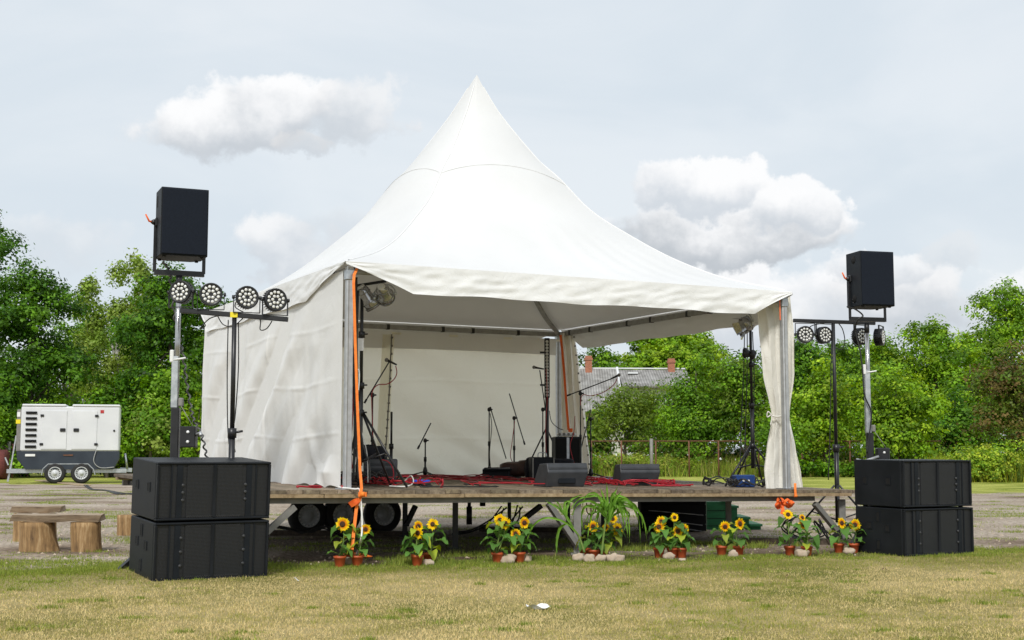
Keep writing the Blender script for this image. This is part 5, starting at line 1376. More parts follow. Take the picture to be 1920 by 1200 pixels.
# ================================================================== MICROPHONE STANDS
MG_ = 'microphone stands on the stage'
def micstand(px, v, topy, boom, label, mic=None, grp=MG_, rot=0.0, thick=1.0, dD=0.0, legs=True):
    p = DK(px, v); D = p.y
    o = thing('microphone_stand', p, label, 'microphone stand', grp)
    zt = zat(topy, D); zm = p.z + (zt - p.z) * .5; X_ = p.x
    mb = MB(); mb.tube([(X_, D, p.z + .03), (X_, D, zm + .03)], .0135 * thick, 8); mb.tube([(X_, D, zm), (X_, D, zt)], .0095 * thick, 8); mb.tube([(X_, D, zm - .035), (X_, D, zm + .035)], .02 * thick, 8); mb.build('pole', 'blackmetal', o)
    if legs:
        for k in range(3):
            an = rot + k * 2.094; mb = MB(); h = V((X_, D, p.z + .10)); e = V((X_ + .33 * math.cos(an), D + .33 * math.sin(an), p.z + .014))
            mb.tube([h, e], .010, 6); mb.tube([e - (e - h) * .12, e], .015, 6); mb.build('leg', 'blackmetal', o)
        mb = MB(); mb.lathe([(.02, .05), (.035, .07), (.035, .12), (.018, .17)], Matrix.Translation((X_, D, p.z)), 10); mb.build('base_hub', 'blackmetal', o)
    if boom:
        (a, b_), (c, d_) = boom; A_ = At(a, b_, D - .03 - dD); B_ = At(c, d_, D - .03 + dD)
        mb = MB(); mb.tube([A_, B_], .0085 * thick, 8); dd = (A_ - B_).normalized(); mb.tube([A_, A_ - dd * .06], .014 * thick, 8); mb.build('boom_arm', 'blackmetal', o)
        mb = MB(); mb.blob((X_, D - .03, zt), (.03, .03, .035), 1, 0, 10); mb.tube([(X_ - .01, D - .03, zt), (X_ + .05, D - .06, zt)], .012, 6); mb.build('clutch', 'blackmetal', o)
    if mic:
        (a, b_), (c, d_) = mic[0]; A_ = At(a, b_, D - .04); B_ = At(c, d_, D - .04); dd = (B_ - A_).normalized()
        mo = thing('microphone', (A_ + B_) / 2, mic[1], 'microphone', 'microphones on stands')
        mb = MB(); mb.tube([A_, A_ + (B_ - A_) * .7, B_], [.011, .015, .019], 10); mb.build('handle', 'blackmetal', mo)
        mb = MB(); mb.blob(B_ + dd * .015, (.027, .027, .027), 2, 0, 12); mb.build('mesh_head', 'steelgrey', mo)
    return o
micstand(697, 2.2, 741, ((683, 756), (730, 678)), 'tall microphone stand with raised boom behind the front left post', (((744, 684), (727, 676)), 'black microphone on the tall boom near the left post'), rot=.4, legs=False)
micstand(733, 3.2, 772, None, 'short straight black stand behind the left floor monitor', thick=1.6)
micstand(797, 4.7, 826, ((783, 842), (808, 793)), 'low microphone stand with short empty boom beside the blue reel', rot=1.0, thick=1.1)
micstand(917, 5.0, 768, ((919, 763), (949, 860)), 'microphone stand whose empty boom hangs down to the right', rot=.2)
micstand(964, 5.1, 784, ((984, 834), (955, 738)), 'microphone stand with its empty boom crossing the pole top', rot=.8)
micstand(1018, 4.2, 768, ((1023, 770), (1012, 694)), 'microphone stand with steep boom in front of the tall light column', (((1020, 692), (1003, 689)), 'black microphone held level near the tall light column'), rot=.5)
micstand(1089, 3.6, 738, ((1063, 742), (1160, 705)), 'microphone stand with a long boom reaching right past the curtain', (((1146, 710), (1159, 704)), 'black microphone at the end of the long boom, against the grey roof'), rot=.3)
micstand(1108, 4.3, 786, ((1087, 850), (1108, 768)), 'microphone stand with folded boom right of the rear curtain', rot=-.3)
micstand(668, 1.6, 770, ((661, 700), (672, 820)), 'folded black microphone stand bundled behind the front left post', rot=2.2, legs=False)
# LED column on stand
pc = DK(1025, 4.9); D = pc.y
o = thing('light_column', pc, 'tall narrow bar of round lamps standing upright at the back of the stage', 'stage light')
mb = MB(); mb.box((pc.x + .01, D, (zat(634, D) + zat(746, D)) / 2), (.085, .09, zat(634, D) - zat(746, D)), bev=.008); hs_ = mb.build('housing', 'blackmetal', o)
mb = MB()
for k in range(18):
    mb.lathe([(.024, 0), (.024, .008), (.004, .012)], Matrix.Translation((pc.x + .01, D - .045, zat(641 + k * 5.9, D))) @ Matrix.Rotation(R(90), 4, 'X'), 10)
mb.build('lenses', 'lens', hs_)
mb = MB(); mb.tube([(pc.x + .01, D, pc.z + .1), (pc.x + .01, D, zat(740, D))], .03, 8); mb.build('pole', 'blackmetal', o)
for py in (661, 722):
    mb = MB(); mb.bar((pc.x - .02, D, zat(py, D)), (pc.x - .10, D - .02, zat(py, D)), .03, .03); mb.build('bracket', 'blackmetal', o)
for k in range(3):
    mb = MB(); an = .6 + k * 2.094; mb.tube([(pc.x, D, pc.z + .8 if k < 2 else pc.z + .4), (pc.x + .42 * math.cos(an), D + .3 * math.sin(an), pc.z + .02)], .012, 6); mb.build('leg', 'blackmetal', o)

# ================================================================== FLOOR MONITORS AND CASES
def wedge(p, w, d, h, rz, label):
    o = thing('floor_monitor', p, label, 'floor monitor', 'wedge floor monitors', rz)
    # cross-section (y depth, z): low back towards the camera, sloping grille faces away
    pr_ = [(-d * .32, 0), (-d * .5, h * .62), (-d * .42, h), (d * .05, h * .96), (d * .5, h * .12), (d * .5, 0)]
    k = len(pr_); mb = MB(); vs = []
    for s_, t in ((-1, 1), (1, 1)): vs += [V((s_ * w / 2 * (1 if z > .3 * h else .93), y, z)) for y, z in pr_]
    mb.add(vs, [tuple(range(k)), tuple(range(2 * k - 1, k - 1, -1))] + [(i + k, (i + 1) % k + k, (i + 1) % k, i) for i in range(k)])
    b_ = mb.build('cabinet', 'monitor', o, local=True); bv = b_.modifiers.new('bevel', 'BEVEL'); bv.width = .012; bv.segments = 2
    mb = MB(); mb.box((0, -d * .475, h * .80), (w * .96, .016, h * .10), Matrix.Rotation(0, 4, 'X'), .004)
    mb.build('ridge', 'monitor', b_, local=True)
    mb = MB(); mb.box((0, -d * .405, h * .26), (w * .42, .03, h * .24), Matrix.Translation((0, 0, 0)), .008); mb.build('socket_panel', 'darkbox', b_, local=True)
    mb = MB()
    m_ = MB(); a = V((0, d * .05 + .008, h * .96)); b2 = V((0, d * .5 + .008, h * .12)); m_.bar(a, b2, w * .9, .012); m_.build('grille', 'darkgrille', b_, local=True)
    return o
M['monitor'] = noisy('textured_grey_black', (.032, .036, .042), (.052, .056, .063), 8, .55, .5, 220, dist=.002)
p = DK(1050, 1.0); s_ = mpp(p.y); wedge(p, 84 * s_, .46, 44 * s_, R(25), 'big wedge monitor at the middle of the stage front')
p = DK(1191, 1.5); s_ = mpp(p.y); wedge(p, 78 * s_, .42, 40 * s_, R(15), 'wedge monitor standing clear at the right of the stage front')
p = DK(714, 1.9); s_ = mpp(p.y); wedge(p, 62 * s_, .40, 47 * s_, R(2), 'wedge monitor beside the front left post, under a dark bag')
D = p.y; mb = MB(); mb.blob(At(698, 851, D) + V((0, 0, 0)), (.16, .12, .09), 3, .12, 14, .6); mb.blob(At(690, 852, D + .1), (.10, .1, .11), 5, .2, 12, .7); tag(mb.build('dark_bag', 'cloth'), 'soft dark bag lying on the left floor monitor', 'bag')
mb = MB(); c = At(722, 859, D - .02); mb.lathe([(.03, -.03), (.032, .03), (.02, .04)], Matrix.Translation(c), 12); tag(mb.build('small_canister', 'blackmetal'), 'small black canister standing on the left floor monitor', 'canister')
def bigbox(px0, px1, pyt, v, depth, mat, name, label, cat, bev=.015):
    p = DK((px0 + px1) / 2, v); s_ = mpp(p.y); o = thing(name, p, label, cat, None, R(6))
    w = (px1 - px0) * s_; h = zat(pyt, p.y) - p.z; mb = MB(); mb.box((0, 0, h / 2), (w, depth, h), bev=bev); return o, mb.build('body', mat, o, local=True), w, h
o, b_, w, h = bigbox(1038, 1087, 819, 4.35, .45, 'darkbox', 'amplifier_rack', 'tall black equipment rack below the rear right tent post', 'equipment rack')
mb = MB(); mb.box((-.01, -.228, h * .55), (.04, .006, h * .86)); mb.build('metal_strip', 'galv', b_, local=True)
mb = MB()
for k in range(2): mb.box((w * (.26 if k else -.26), -.226, h * .5), (w * .40, .006, h * .9)); 
mb.build('front_panel', 'void', b_, local=True)
pt = o.location + V((0, -.05, h)); mb = MB(); mb.box((pt.x - .0, pt.y, pt.z + .035), (.30, .07, .05), bev=.01)
ps_ = tag(mb.build('power_strip', 'whiteplastic'), 'white power strip lying on the tall equipment rack', 'power strip')
for k in range(4):
    mb = MB(); mb.lathe([(.022, 0), (.022, .004)], Matrix.Translation((pt.x - .11 + k * .07, pt.y - .036, pt.z + .04)) @ Matrix.Rotation(R(90), 4, 'X'), 10); mb.build('socket', 'steelgrey', ps_)
mb = MB(); mb.box((pt.x + .06, pt.y, pt.z + .10), (.07, .05, .06), bev=.01); tag(mb.build('red_plug', 'redorange'), 'orange red plug pushed into the white power strip', 'plug')
o, b_, w, h = bigbox(994, 1036, 857, 3.4, .4, 'darkbox', 'instrument_case', 'black hard case in front of the light column, with a metal handle', 'case')
mb = MB(); mb.tube(smooth_path([V((-.06, -.1, h)), V((-.05, -.1, h + .06)), V((.05, -.1, h + .06)), V((.06, -.1, h))], 4), .008, 6); mb.build('handle', 'galv', b_, local=True)
mb = MB()
for x_ in (-w / 2 + .012, w / 2 - .012): mb.box((x_, -.252, h / 2), (.02, .008, h * .96))
mb.build('edge_trim', 'steelgrey', b_, local=True)
def softcase(pts, D, r, mat, name, label, cat):
    mb = MB()
    for (px, py, rx, rz) in pts: mb.blob(At(px, py, D), (rx, r, rz), px, .10, 16, .6)
    return tag(mb.build(name, mat), label, cat)
D = DK(930, 4.3).y
mb = MB(); mb.bar(At(905, 890, D), At(957, 889, D), .34, .21, bev=.03); mb.bar(At(906, 881, D - .1), At(960, 880, D - .1), .30, .03, bev=.01); tag(mb.build('guitar_case', 'darkbox'), 'low black soft case lying left of the brown case', 'case')
mb = MB(); mb.bar(At(905, 880, D - .14), At(956, 878, D - .14), .03, .02); tag(mb.build('case_lid_edge', 'greycable'), 'pale piping along the open lid of the low black case', 'piping')
softcase([(962, 880, .20, .12), (984, 878, .16, .12)], D + .1, .16, 'leather', 'leather_case', 'brown leather case slumped between the two black cases', 'case')
softcase([(1047, 869, .13, .07), (1062, 868, .11, .06), (1034, 872, .1, .05)], DK(1038, 3.6).y, .14, 'cloth', 'dark_jacket', 'dark cloth draped behind the middle floor monitor', 'jacket')
softcase([(996, 878, .10, .16)], DK(990, 4.0).y - .2, .12, 'cloth', 'soft_bag', 'black bag leaning on the left side of the hard case', 'bag')
# blue reels
for (px, v, r, lab) in ((790, 1.3, .115, 'blue topped round cable reel at the stage front left of centre'), (1141, 2.2, .12, 'blue topped round cable reel right of the middle monitor')):
    p = DK(px, v); o = thing('cable_reel', p, lab, 'cable reel'); mb = MB()
    mb.lathe([(r, 0), (r * 1.02, .02), (r, .045)], Matrix.Translation(p), 24); mb.build('base', 'rubber', o)
    mb = MB(); mb.lathe([(r * .98, .045), (r * .98, .06), (r * .8, .072), (.01, .075)], Matrix.Translation(p), 24); mb.build('blue_lid', 'blueplastic', o)
# blue box with cables at the right tripod
p = DK(1394, .8); s_ = mpp(p.y); o = thing('dimmer_box', p, 'dark blue metal dimmer box at the foot of the right lamp tripod', 'dimmer', None, R(8))
mb = MB(); mb.box((0, 0, .085), (36 * s_, .2, .16), bev=.01); b_ = mb.build('body', 'bluebox', o, local=True)
mb = MB()
for k in range(2): mb.lathe([(.014, 0), (.014, .008)], Matrix.Translation((-.03 + .07 * k, -.1, .09)) @ Matrix.Rotation(R(90), 4, 'X'), 10)
mb.build('socket', 'whiteplastic', b_, local=True)

# ------------------------------------------------------------------ cables on the stage floor
def tangle(px0, px1, v0, v1, n_, mat, r, name, label, grp, seed, step=.25, lift=.05):
    q_ = random.Random(seed)
    for k in range(n_):
        pts = []; px = q_.uniform(px0, px1); v = q_.uniform(v0, v1); a = q_.uniform(-.5, .5) + (math.pi if q_.random() < .5 else 0)
        u = (DK(px, v) - T(0, v)).dot(TD); ua = ucol(px0, (v0 + v1) / 2); ub = ucol(px1, (v0 + v1) / 2)
        for j in range(14):
            a += q_.uniform(-1.1, 1.1); u = min(ub, max(ua, u + step * math.cos(a) * 1.4)); v = min(v1, max(v0, v + step * math.sin(a)))
            pts.append(T(u, v, dz(u, v) + r + .006 + q_.random() * lift))
        mb = MB(); mb.tube(smooth_path(pts, 5), r, 5); tag(mb.build(name, mat), label, 'cable', grp)
RC = 'red cables lying on the stage floor'
tangle(690, 770, .5, 2.4, 14, 'redcable', .007, 'red_cable', 'red cable in the heap beside the left floor monitor', 'red cables by the left monitor', 1, .2, .1)
tangle(770, 905, .9, 5.2, 6, 'redcable', .007, 'red_cable', 'red cable strung loosely across the left half of the stage', 'red cables across the left of the stage', 2, .4)
tangle(900, 1005, 1.2, 4.2, 9, 'redcable', .007, 'red_cable', 'red cable snaking among the cases left of the middle monitor', 'red cables among the cases', 3, .3)
tangle(1090, 1180, 1.0, 3.2, 13, 'redcable', .007, 'red_cable', 'red cable between the middle and the right floor monitor', 'red cables between the monitors', 4, .25, .08)
tangle(1140, 1270, .9, 1.6, 3, 'redcable', .009, 'red_cable', 'red cable trailing past the right floor monitor', 'red cables past the right monitor', 5, .3, .02)
tangle(560, 640, -.05, .0, 2, 'redcable', .010, 'red_cable', 'red cable lying at the foot of the white side wall', 'red cables at the side wall', 6, .2, .03)
tangle(1352, 1425, .3, 1.1, 7, 'blackcable', .009, 'black_cable', 'black cable piled round the blue dimmer box', 'black cables by the dimmer box', 7, .12, .12)
tangle(660, 740, .3, 1.8, 6, 'blackcable', .009, 'black_cable', 'black cable heaped at the foot of the left lamp tripod', 'black cables by the left tripod', 8, .15, .16)
tangle(900, 1000, 3.5, 4.8, 4, 'blackcable', .008, 'black_cable', 'black cable lying by the low cases', 'black cables by the cases', 9, .2, .05)
tangle(760, 900, .5, 1.4, 2, 'blackcable', .008, 'black_cable', 'black cable lying near the front edge left of centre', 'black cables near the front edge', 10, .3, .01)
D = T(.15, .15).y; q = lambda px, py, dd=0: At(px, py, D + dd)
bund = 'cables strung down the front left tent post'
for i, (pts, mt, r, lab) in enumerate((
    ([(668, 520), (667, 600), (664, 700), (666, 800), (662, 905)], 'blackcable', .016, 'thick black cable running straight down inside the left post'),
    ([(672, 545), (669, 640), (671, 740), (668, 830), (672, 900)], 'blackcable', .012, 'black cable looping right of the orange strap'),
    ([(664, 640), (666, 690), (673, 695), (672, 730), (663, 790), (668, 860), (655, 890), (658, 912)], 'whitecable', .009, 'white cable winding down the left post'),
    ([(660, 625), (659, 700), (662, 760), (658, 830), (660, 880)], 'redcable', .009, 'red cable running down behind the left post'),
    ([(668, 560), (665, 600), (666, 645), (664, 720)], 'redcable', .011, 'short red cable beside the upper half of the left post'),
    ([(674, 770), (680, 830), (692, 870), (694, 900)], 'blackcable', .010, 'black cable curving out from the post to the left monitor'),
    ([(672, 752), (676, 800), (688, 850), (690, 905)], 'greycable', .006, 'thin grey cable curving out to the left monitor'))):
    cable('post_cable', mt, [q(*p) for p in pts], r, lab, group=bund)
mb = MB(); mb.box(q(676, 646, .2), (.07, .02, .14)); tag(mb.build('paper_tag', 'paper'), 'white paper sheet pinned beside the front left post', 'paper')
mb = MB(); mb.box(q(660, 668, .05), (.05, .04, .09), bev=.006); mb.box(q(662, 655, .05), (.05, .05, .05), bev=.01); tag(mb.build('socket_box', 'whiteplastic'), 'small white socket box on the front left post', 'socket box')
dd = T(0, -.2).y
cable('white_cable', 'whitecable', [T(-.1, .0, dz(0, 0) + .03), At(664, 917, dd), At(674, 918, dd - .02), At(677, 940, dd - .05), At(679, 985, dd - .1), At(676, 1015, dd - .15), Gnd(667, 1045, .03)], .010, 'white cable dropping from the stage edge to the first flower pots')
cable('white_cable', 'whitecable', [DK(730, .6) + V((0, 0, .02)), DK(762, .5) + V((0, 0, .02)), DK(775, .7) + V((0, 0, .06)), DK(770, 1.3) + V((0, 0, .12)), DK(755, 1.5) + V((0, 0, .02))], .008, 'white cable curling round the front blue reel')
for (pts, mt, lab) in (
    ([(742, 686), (744, 700), (738, 712), (726, 720), (708, 722), (698, 735), (697, 760), (700, 830), (704, 885)], 'redcable', 'red lead drooping from the tall left microphone'),
    ([(1158, 708), (1150, 722), (1130, 736), (1108, 742), (1092, 741), (1088, 760)], 'redcable', 'red lead drooping from the long right boom'),
    ([(1078, 780), (1076, 810), (1069, 835), (1074, 860), (1078, 872)], 'redcable', 'red lead hanging in front of the equipment rack'),
    ([(1024, 692), (1026, 745), (1023, 800), (1024, 850), (1028, 872)], 'redcable', 'red lead hanging beside the light column'),
    ([(1030, 770), (1034, 790), (1046, 802), (1056, 806)], 'blackcable', 'black lead running from the light column to the power strip'),
    ([(919, 775), (922, 800), (918, 850), (921, 885)], 'blackcable', 'black lead hanging along the stand with the drooping boom'),
    ([(965, 790), (960, 830), (957, 855), (963, 870)], 'redcable', 'red lead hanging along the stand with the crossed boom'),
    ([(716, 862), (728, 866), (737, 880), (738, 905)], 'redcable', 'red lead draped over the left floor monitor')):
    D_ = {742: 2.2, 1158: 3.6, 1078: 3.6, 1024: 4.0, 1030: 4.3, 919: 5.0, 965: 5.1, 716: 1.5}[pts[0][0]]
    cable('microphone_lead', mt, [V(At(px, py, DK(px, D_).y - .06)) for px, py in pts], .0065, lab)

# ================================================================== SUNFLOWERS
M['petalm'] = leafmat('sunflower_petals', .25, .6)
M['stem'] = noisy('green_stem', (.10, .17, .03), (.17, .25, .05), 20, .6)
def leafshape(mb, base, d, ln, wd, droop, col, seed=0):
    d = V(d).normalized(); side = d.cross(V((0, 0, 1))).normalized(); k = 7; vs = []
    for i in range(k + 1):
        t = i / k; wv = wd * (math.sin(math.pi * min(1, t ** .62)) ** .9) * (1 if i < k else 0) * .5
        c = V(base) + d * ln * t * (1 - .25 * droop * t) + V((0, 0, 1)) * ln * (.28 * t - droop * t * t * .95)
        fold = .30 * wv; rip = .10 * wd * math.sin(t * 14 + seed)
        vs += [c - side * wv + V((0, 0, fold + rip)), c, c + side * wv + V((0, 0, fold - rip))]
    mb.add(vs, [(i * 3 + j, i * 3 + j + 1, (i + 1) * 3 + j + 1, (i + 1) * 3 + j) for i in range(k) for j in range(2)], True, col)
def flower(mbp, mbd, c, n, r, seed, orange):
    q_ = random.Random(seed); m = Matrix.Translation(c) @ V(n).normalized().to_track_quat('Z', 'Y').to_matrix().to_4x4()
    for layer, (np_, ra) in enumerate(((17, 1.0), (15, .88))):
        for k in range(np_):
            a = 2 * math.pi * (k + .5 * layer + q_.uniform(-.25, .25)) / np_; ln = r * ra * q_.uniform(.82, 1.08); lift = q_.uniform(-.1, .28) * r; tw = q_.uniform(-.3, .3)
            e = V((math.cos(a), math.sin(a), 0)); s_ = V((-math.sin(a), math.cos(a), 0)); w_ = r * q_.uniform(.12, .17)
            g = q_.uniform(.85, 1.05); cy = (.95 * g, .72 * g, .008); co = (.80 * g, .30 * g, .006) if orange else (.92 * g, .56 * g, .006)
            zl = .006 + .004 * layer
            b0 = e * r * .26; b1 = e * (r * .45); b2 = e * (r * .75); b3 = e * ln
            pts = [b0 + V((0, 0, zl)), b1 - s_ * w_ * .9 + V((0, 0, zl + lift * .2)), b1 + s_ * w_ * .9 + V((0, 0, zl + lift * .3)), b2 - s_ * w_ * (.9 - tw) + V((0, 0, zl + lift * .6)), b2 + s_ * w_ * (.9 + tw) + V((0, 0, zl + lift * .8)), b3 + V((0, 0, lift + zl))]
            st = len(mbp.v)
            mbp.add([m @ p for p in pts], [(0, 2, 1), (1, 2, 4, 3), (3, 4, 5)], False, cy)
            for i_ in (0, 1, 2): mbp.col[st + i_] = co
    mbd.lathe([(r * .16, -.012), (r * .34, .004), (r * .37, .018), (r * .25, .026), (.003, .020)], m, 16)
M['disc'] = noisy('seed_disc', (.030, .010, .005), (.09, .035, .012), 90, .9, .7, 250, dist=.004)
def sunflower(pot, flowers, label, seed, orange=False, nleaf=9, potr=.064, spread=1.0, bare=False):
    px, py = pot; p = Gnd(px, py); D = p.y; q_ = random.Random(seed)
    o = thing('potted_sunflower', p, label, 'potted sunflower', 'potted sunflowers along the front of the stage')
    mb = MB(); h = .115; m = Matrix.Translation(p)
    mb.lathe([(potr * .70, 0), (potr * .74, .003), (potr * .95, h * .78), (potr * 1.06, h * .80), (potr * 1.08, h), (potr * .97, h), (potr * .93, h * .86), (.005, h * .84)], m, 22); pt_ = mb.build('pot', 'terracotta', o)
    mb = MB(); mb.lathe([(potr * .93, h * .84), (potr * .6, h * .9), (.004, h * .92)], m, 16); mb.build('soil', 'soil', pt_)
    fol = MB(); stm = MB(); base = p + V((0, 0, h * .88))
    tops = [At(fx, fy, D + q_.uniform(-.02, .05)) for fx, fy, r in flowers] or [base + V((q_.uniform(-.05, .05), .02, .28))]
    for i, tp in enumerate(tops):
        mid = (base + tp) / 2 + V((q_.uniform(-.03, .03), q_.uniform(-.02, .03), 0)); sp = smooth_path([base + V((q_.uniform(-.02, .02), 0, 0)), mid, tp + V((0, .03, -.02))], 7)
        stm.tube(sp, [.0085 - .004 * k / (len(sp) - 1) for k in range(len(sp))], 6, col=(1, 1, 1))
        nl = nleaf if i == 0 else max(4, nleaf // 2)
        for k in range(nl):
            t = (k + .6) / nl * .93; b0 = sp[int(t * (len(sp) - 1))]; an = k * 2.4 + seed + i; d = V((math.cos(an), math.sin(an) * .8 - .15, 0)); ln = q_.uniform(.10, .165) * (1.15 - .45 * abs(t - .45)) * spread
            stl = b0 + d * .05 + V((0, 0, .035)); stm.tube([b0, (b0 + stl) / 2 + V((0, 0, .012)), stl], .003, 4)
            g = q_.uniform(.7, 1.25); yl = q_.random() < .14
            leafshape(fol, stl, d, ln, ln * q_.uniform(.72, .95), q_.uniform(.5, 1.15), (.34 * g, .42 * g, .05) if yl else (.12 * g, .26 * g, .055 * g), k)
        if i < len(flowers):
            for k in range(5): an = k * 1.256 + q_.random(); leafshape(fol, tp + V((0, .03, -.015)), (math.cos(an), math.sin(an), .2), .07, .04, .4, (.10, .20, .03))
    stm.build('stem', 'stem', o); fol.build('leaves', 'leaf', o)
    for (fx, fy, r), tp in zip(flowers, tops):
        pm, dm = MB(), MB(); R_ = r * mpp(D); flower(pm, dm, tp, (q_.uniform(-.75, .75), -1, q_.uniform(-.2, .5)), R_, seed * 7 + int(fx), orange or q_.random() < .3)
        fh = pm.build('flower_head', 'petalm', o); dm.build('seed_disc', 'disc', fh)
SF = [
 ((637, 1063), [(643, 983, 15)], 'leafy potted sunflower leftmost of all, with one big orange yellow bloom', 1, True, 11),
 ((655, 1057), [], 'small leafy pot with no bloom behind the leftmost sunflower', 2, False, 6),
 ((670, 1062), [(685, 992, 11)], 'potted sunflower beside the orange strap with one small ragged bloom', 3, True, 9),
 ((782, 1061), [(783, 987, 12), (785, 999, 13)], 'potted sunflower with two overlapping lemon yellow blooms', 4, False, 10),
 ((804, 1057), [(812, 983, 12)], 'taller potted sunflower right of the pot with two lemon blooms', 5, False, 9),
 ((933, 1056), [(938, 975, 13), (946, 981, 13)], 'potted sunflower with a double yellow bloom left of the pale stone', 6, False, 11),
 ((974, 1055), [(982, 980, 12), (967, 1001, 11)], 'potted sunflower with two orange centred blooms before the middle brace', 7, True, 10),
 ((1096, 1047), [(1113, 987, 12)], 'potted sunflower half hidden behind the corn plant', 8, True, 9),
 ((1113, 1050), [(1137, 989, 8)], 'potted sunflower with a small dark bloom beside the middle stage leg', 9, True, 10),
 ((1131, 1049), [(1156, 992, 14), (1149, 973, 10)], 'bushy potted sunflower right of the middle stage leg with a big bloom', 10, False, 12),
 ((1236, 1046), [(1236, 988, 12), (1240, 978, 11)], 'potted sunflower with two blooms one above the other', 11, True, 11),
 ((1261, 1046), [(1264, 970, 9)], 'tall thin potted sunflower with one small high bloom', 12, False, 8),
 ((1278, 1046), [(1272, 996, 12), (1282, 991, 11)], 'potted sunflower with a pair of side by side blooms and a drooping leaf', 13, True, 11),
 ((1353, 1042), [(1359, 987, 11)], 'potted sunflower turned half aside in front of the green steps', 14, True, 9),
 ((1385, 1042), [(1386, 982, 12.5)], 'potted sunflower facing the camera in front of the green steps', 15, True, 9),
 ((1481, 1042), [(1477, 965, 10.5)], 'tall potted sunflower below the orange bunch, lemon yellow bloom', 16, False, 10),
 ((1513, 1043), [(1503, 971, 8), (1508, 984, 12)], 'potted sunflower with a small bloom above a larger one', 17, True, 10),
 ((1573, 1037), [(1577, 981, 11)], 'potted sunflower before the right stage leg', 18, True, 9),
 ((1601, 1037), [(1604, 984, 12)], 'potted sunflower rightmost of all, beside the black cabinets', 19, True, 9),
]
for a in SF: sunflower(*a)
for i, (px, py, rx, rz, lab) in enumerate((
    (656, 1060, 12, 8, 'flat pale stone between the leftmost flower pots'), (803, 1060, 10.5, 6, 'flat stone right of the pot with two lemon blooms'),
    (953, 1056, 14, 9, 'large rounded pale stone between two flower pots'), (988, 1054, 8.5, 7, 'small stone right of the orange centred sunflower'),
    (1086, 1052, 11, 8, 'stone at the left end of the row of five'), (1105, 1054, 10.5, 8, 'second stone of the row of five, in front of a pot'),
    (1127, 1054, 11, 8, 'middle stone of the row of five'), (1147, 1054, 10.5, 9, 'fourth stone of the row of five'), (1161, 1054, 10, 8, 'stone at the right end of the row of five'), (1155, 1046, 9, 5, 'brown stone lying behind the row of five'),
    (1253, 1049, 11, 7, 'rounded stone between the pots left of the green steps'), (1279, 1052, 7, 3, 'small flat stone under the drooping sunflower leaf'),
    (1374, 1045, 9, 7, 'squarish stone between the pots before the green steps'), (1502, 1044, 13, 8, 'slanting flat stone between the pots below the orange bunch'), (1591, 1038, 10, 6, 'pale stone between the two rightmost pots'))):
    p = Gnd(px, py); s_ = mpp(p.y); mb = MB(); mb.blob(p + V((0, -.02, rz * s_ * .8)), (rx * s_, rx * s_ * .75, rz * s_), i * 3 + 1, .22, 18, .8)
    tag(mb.build('stone', 'stone'), lab, 'stone', 'stones holding the flower pots')
# corn plants
def corn(base, stalk, leaves, label, seed):
    q_ = random.Random(seed); o = thing('corn_plant', base, label, 'corn plant')
    sp = smooth_path(stalk, 6); mb = MB(); mb.tube(sp, [.014 - .007 * i / (len(sp) - 1) for i in range(len(sp))], 8); mb.build('stalk', 'stem', o)
    for pts in leaves:
        path = smooth_path(pts, 6); k = len(path); vs = []; wmax = q_.uniform(.024, .038); mb = MB(); g = q_.uniform(.75, 1.2)
        for i, p in enumerate(path):
            d = (path[min(i + 1, k - 1)] - path[max(0, i - 1)]).normalized(); sd = d.cross(V((.25, -1, .2))).normalized(); t = i / (k - 1)
            w_ = wmax * min(1, .35 + 2.5 * t) * (1 - t ** 2.2); rip = .008 * math.sin(i * 1.3)
            n_ = sd.cross(d); vs += [p - sd * w_ / 2 + n_ * (.012 + rip), p, p + sd * w_ / 2 + n_ * (.012 - rip)]
        mb.add(vs, [(i * 3 + j, i * 3 + j + 1, (i + 1) * 3 + j + 1, (i + 1) * 3 + j) for i in range(k - 1) for j in range(2)], True, (.17 * g, .34 * g, .045 * g))
        mb.build('leaf', 'leaf', o)
Dc = 14.9
A_ = lambda px, py, dd=0: At(px, py, Dc + dd)
st1 = [A_(1096, 1036), A_(1085, 1005), A_(1070, 985), A_(1058, 962)]
corn(A_(1096, 1045), st1, [
    [A_(1085, 1005), A_(1066, 985, -.05), A_(1045, 974, -.1), A_(1020, 972, -.1), A_(1000, 985, -.05), A_(990, 1005, 0), A_(984, 1030, .02), A_(981, 1042)],
    [A_(1070, 985), A_(1058, 965), A_(1045, 952, .05), A_(1030, 944, .1), A_(1022, 938, .1)],
    [A_(1062, 972), A_(1062, 955), A_(1070, 938, .05), A_(1085, 930, .05), A_(1096, 928)],
    [A_(1075, 990), A_(1060, 965), A_(1058, 945), A_(1066, 940), A_(1078, 944)],
    [A_(1060, 968), A_(1052, 955), A_(1047, 945), A_(1040, 938)],
    [A_(1066, 980), A_(1050, 990, .1), A_(1044, 1010, .1), A_(1043, 1028, .1), A_(1044, 1040, .1)]], 'corn plant leaning left across the middle stage leg', 1)
st2 = [A_(1128, 1040), A_(1132, 1005), A_(1136, 975), A_(1140, 950)]
lv = []
for (mx, my, ex, ey) in ((1172, 938, 1214, 1000), (1185, 950, 1200, 1022), (1165, 945, 1180, 1018), (1190, 955, 1212, 1012), (1110, 930, 1066, 962), (1100, 940, 1070, 975), (1115, 925, 1090, 955), (1160, 930, 1195, 975), (1098, 950, 1092, 1000), (1178, 962, 1165, 1005), (1120, 960, 1098, 985), (1150, 925, 1158, 970)):
    s_ = A_(1138 + rnd.uniform(-3, 3), rnd.uniform(948, 985)); md = A_(mx, my, rnd.uniform(-.12, .1)); e = A_(ex, ey, rnd.uniform(-.15, .12)); m0 = (s_ + md) / 2 + V((0, 0, .05)); m1 = (md + e) / 2 + V((.03 if ex > 1138 else -.03, 0, .05))
    lv.append([s_, m0, md, m1, e])
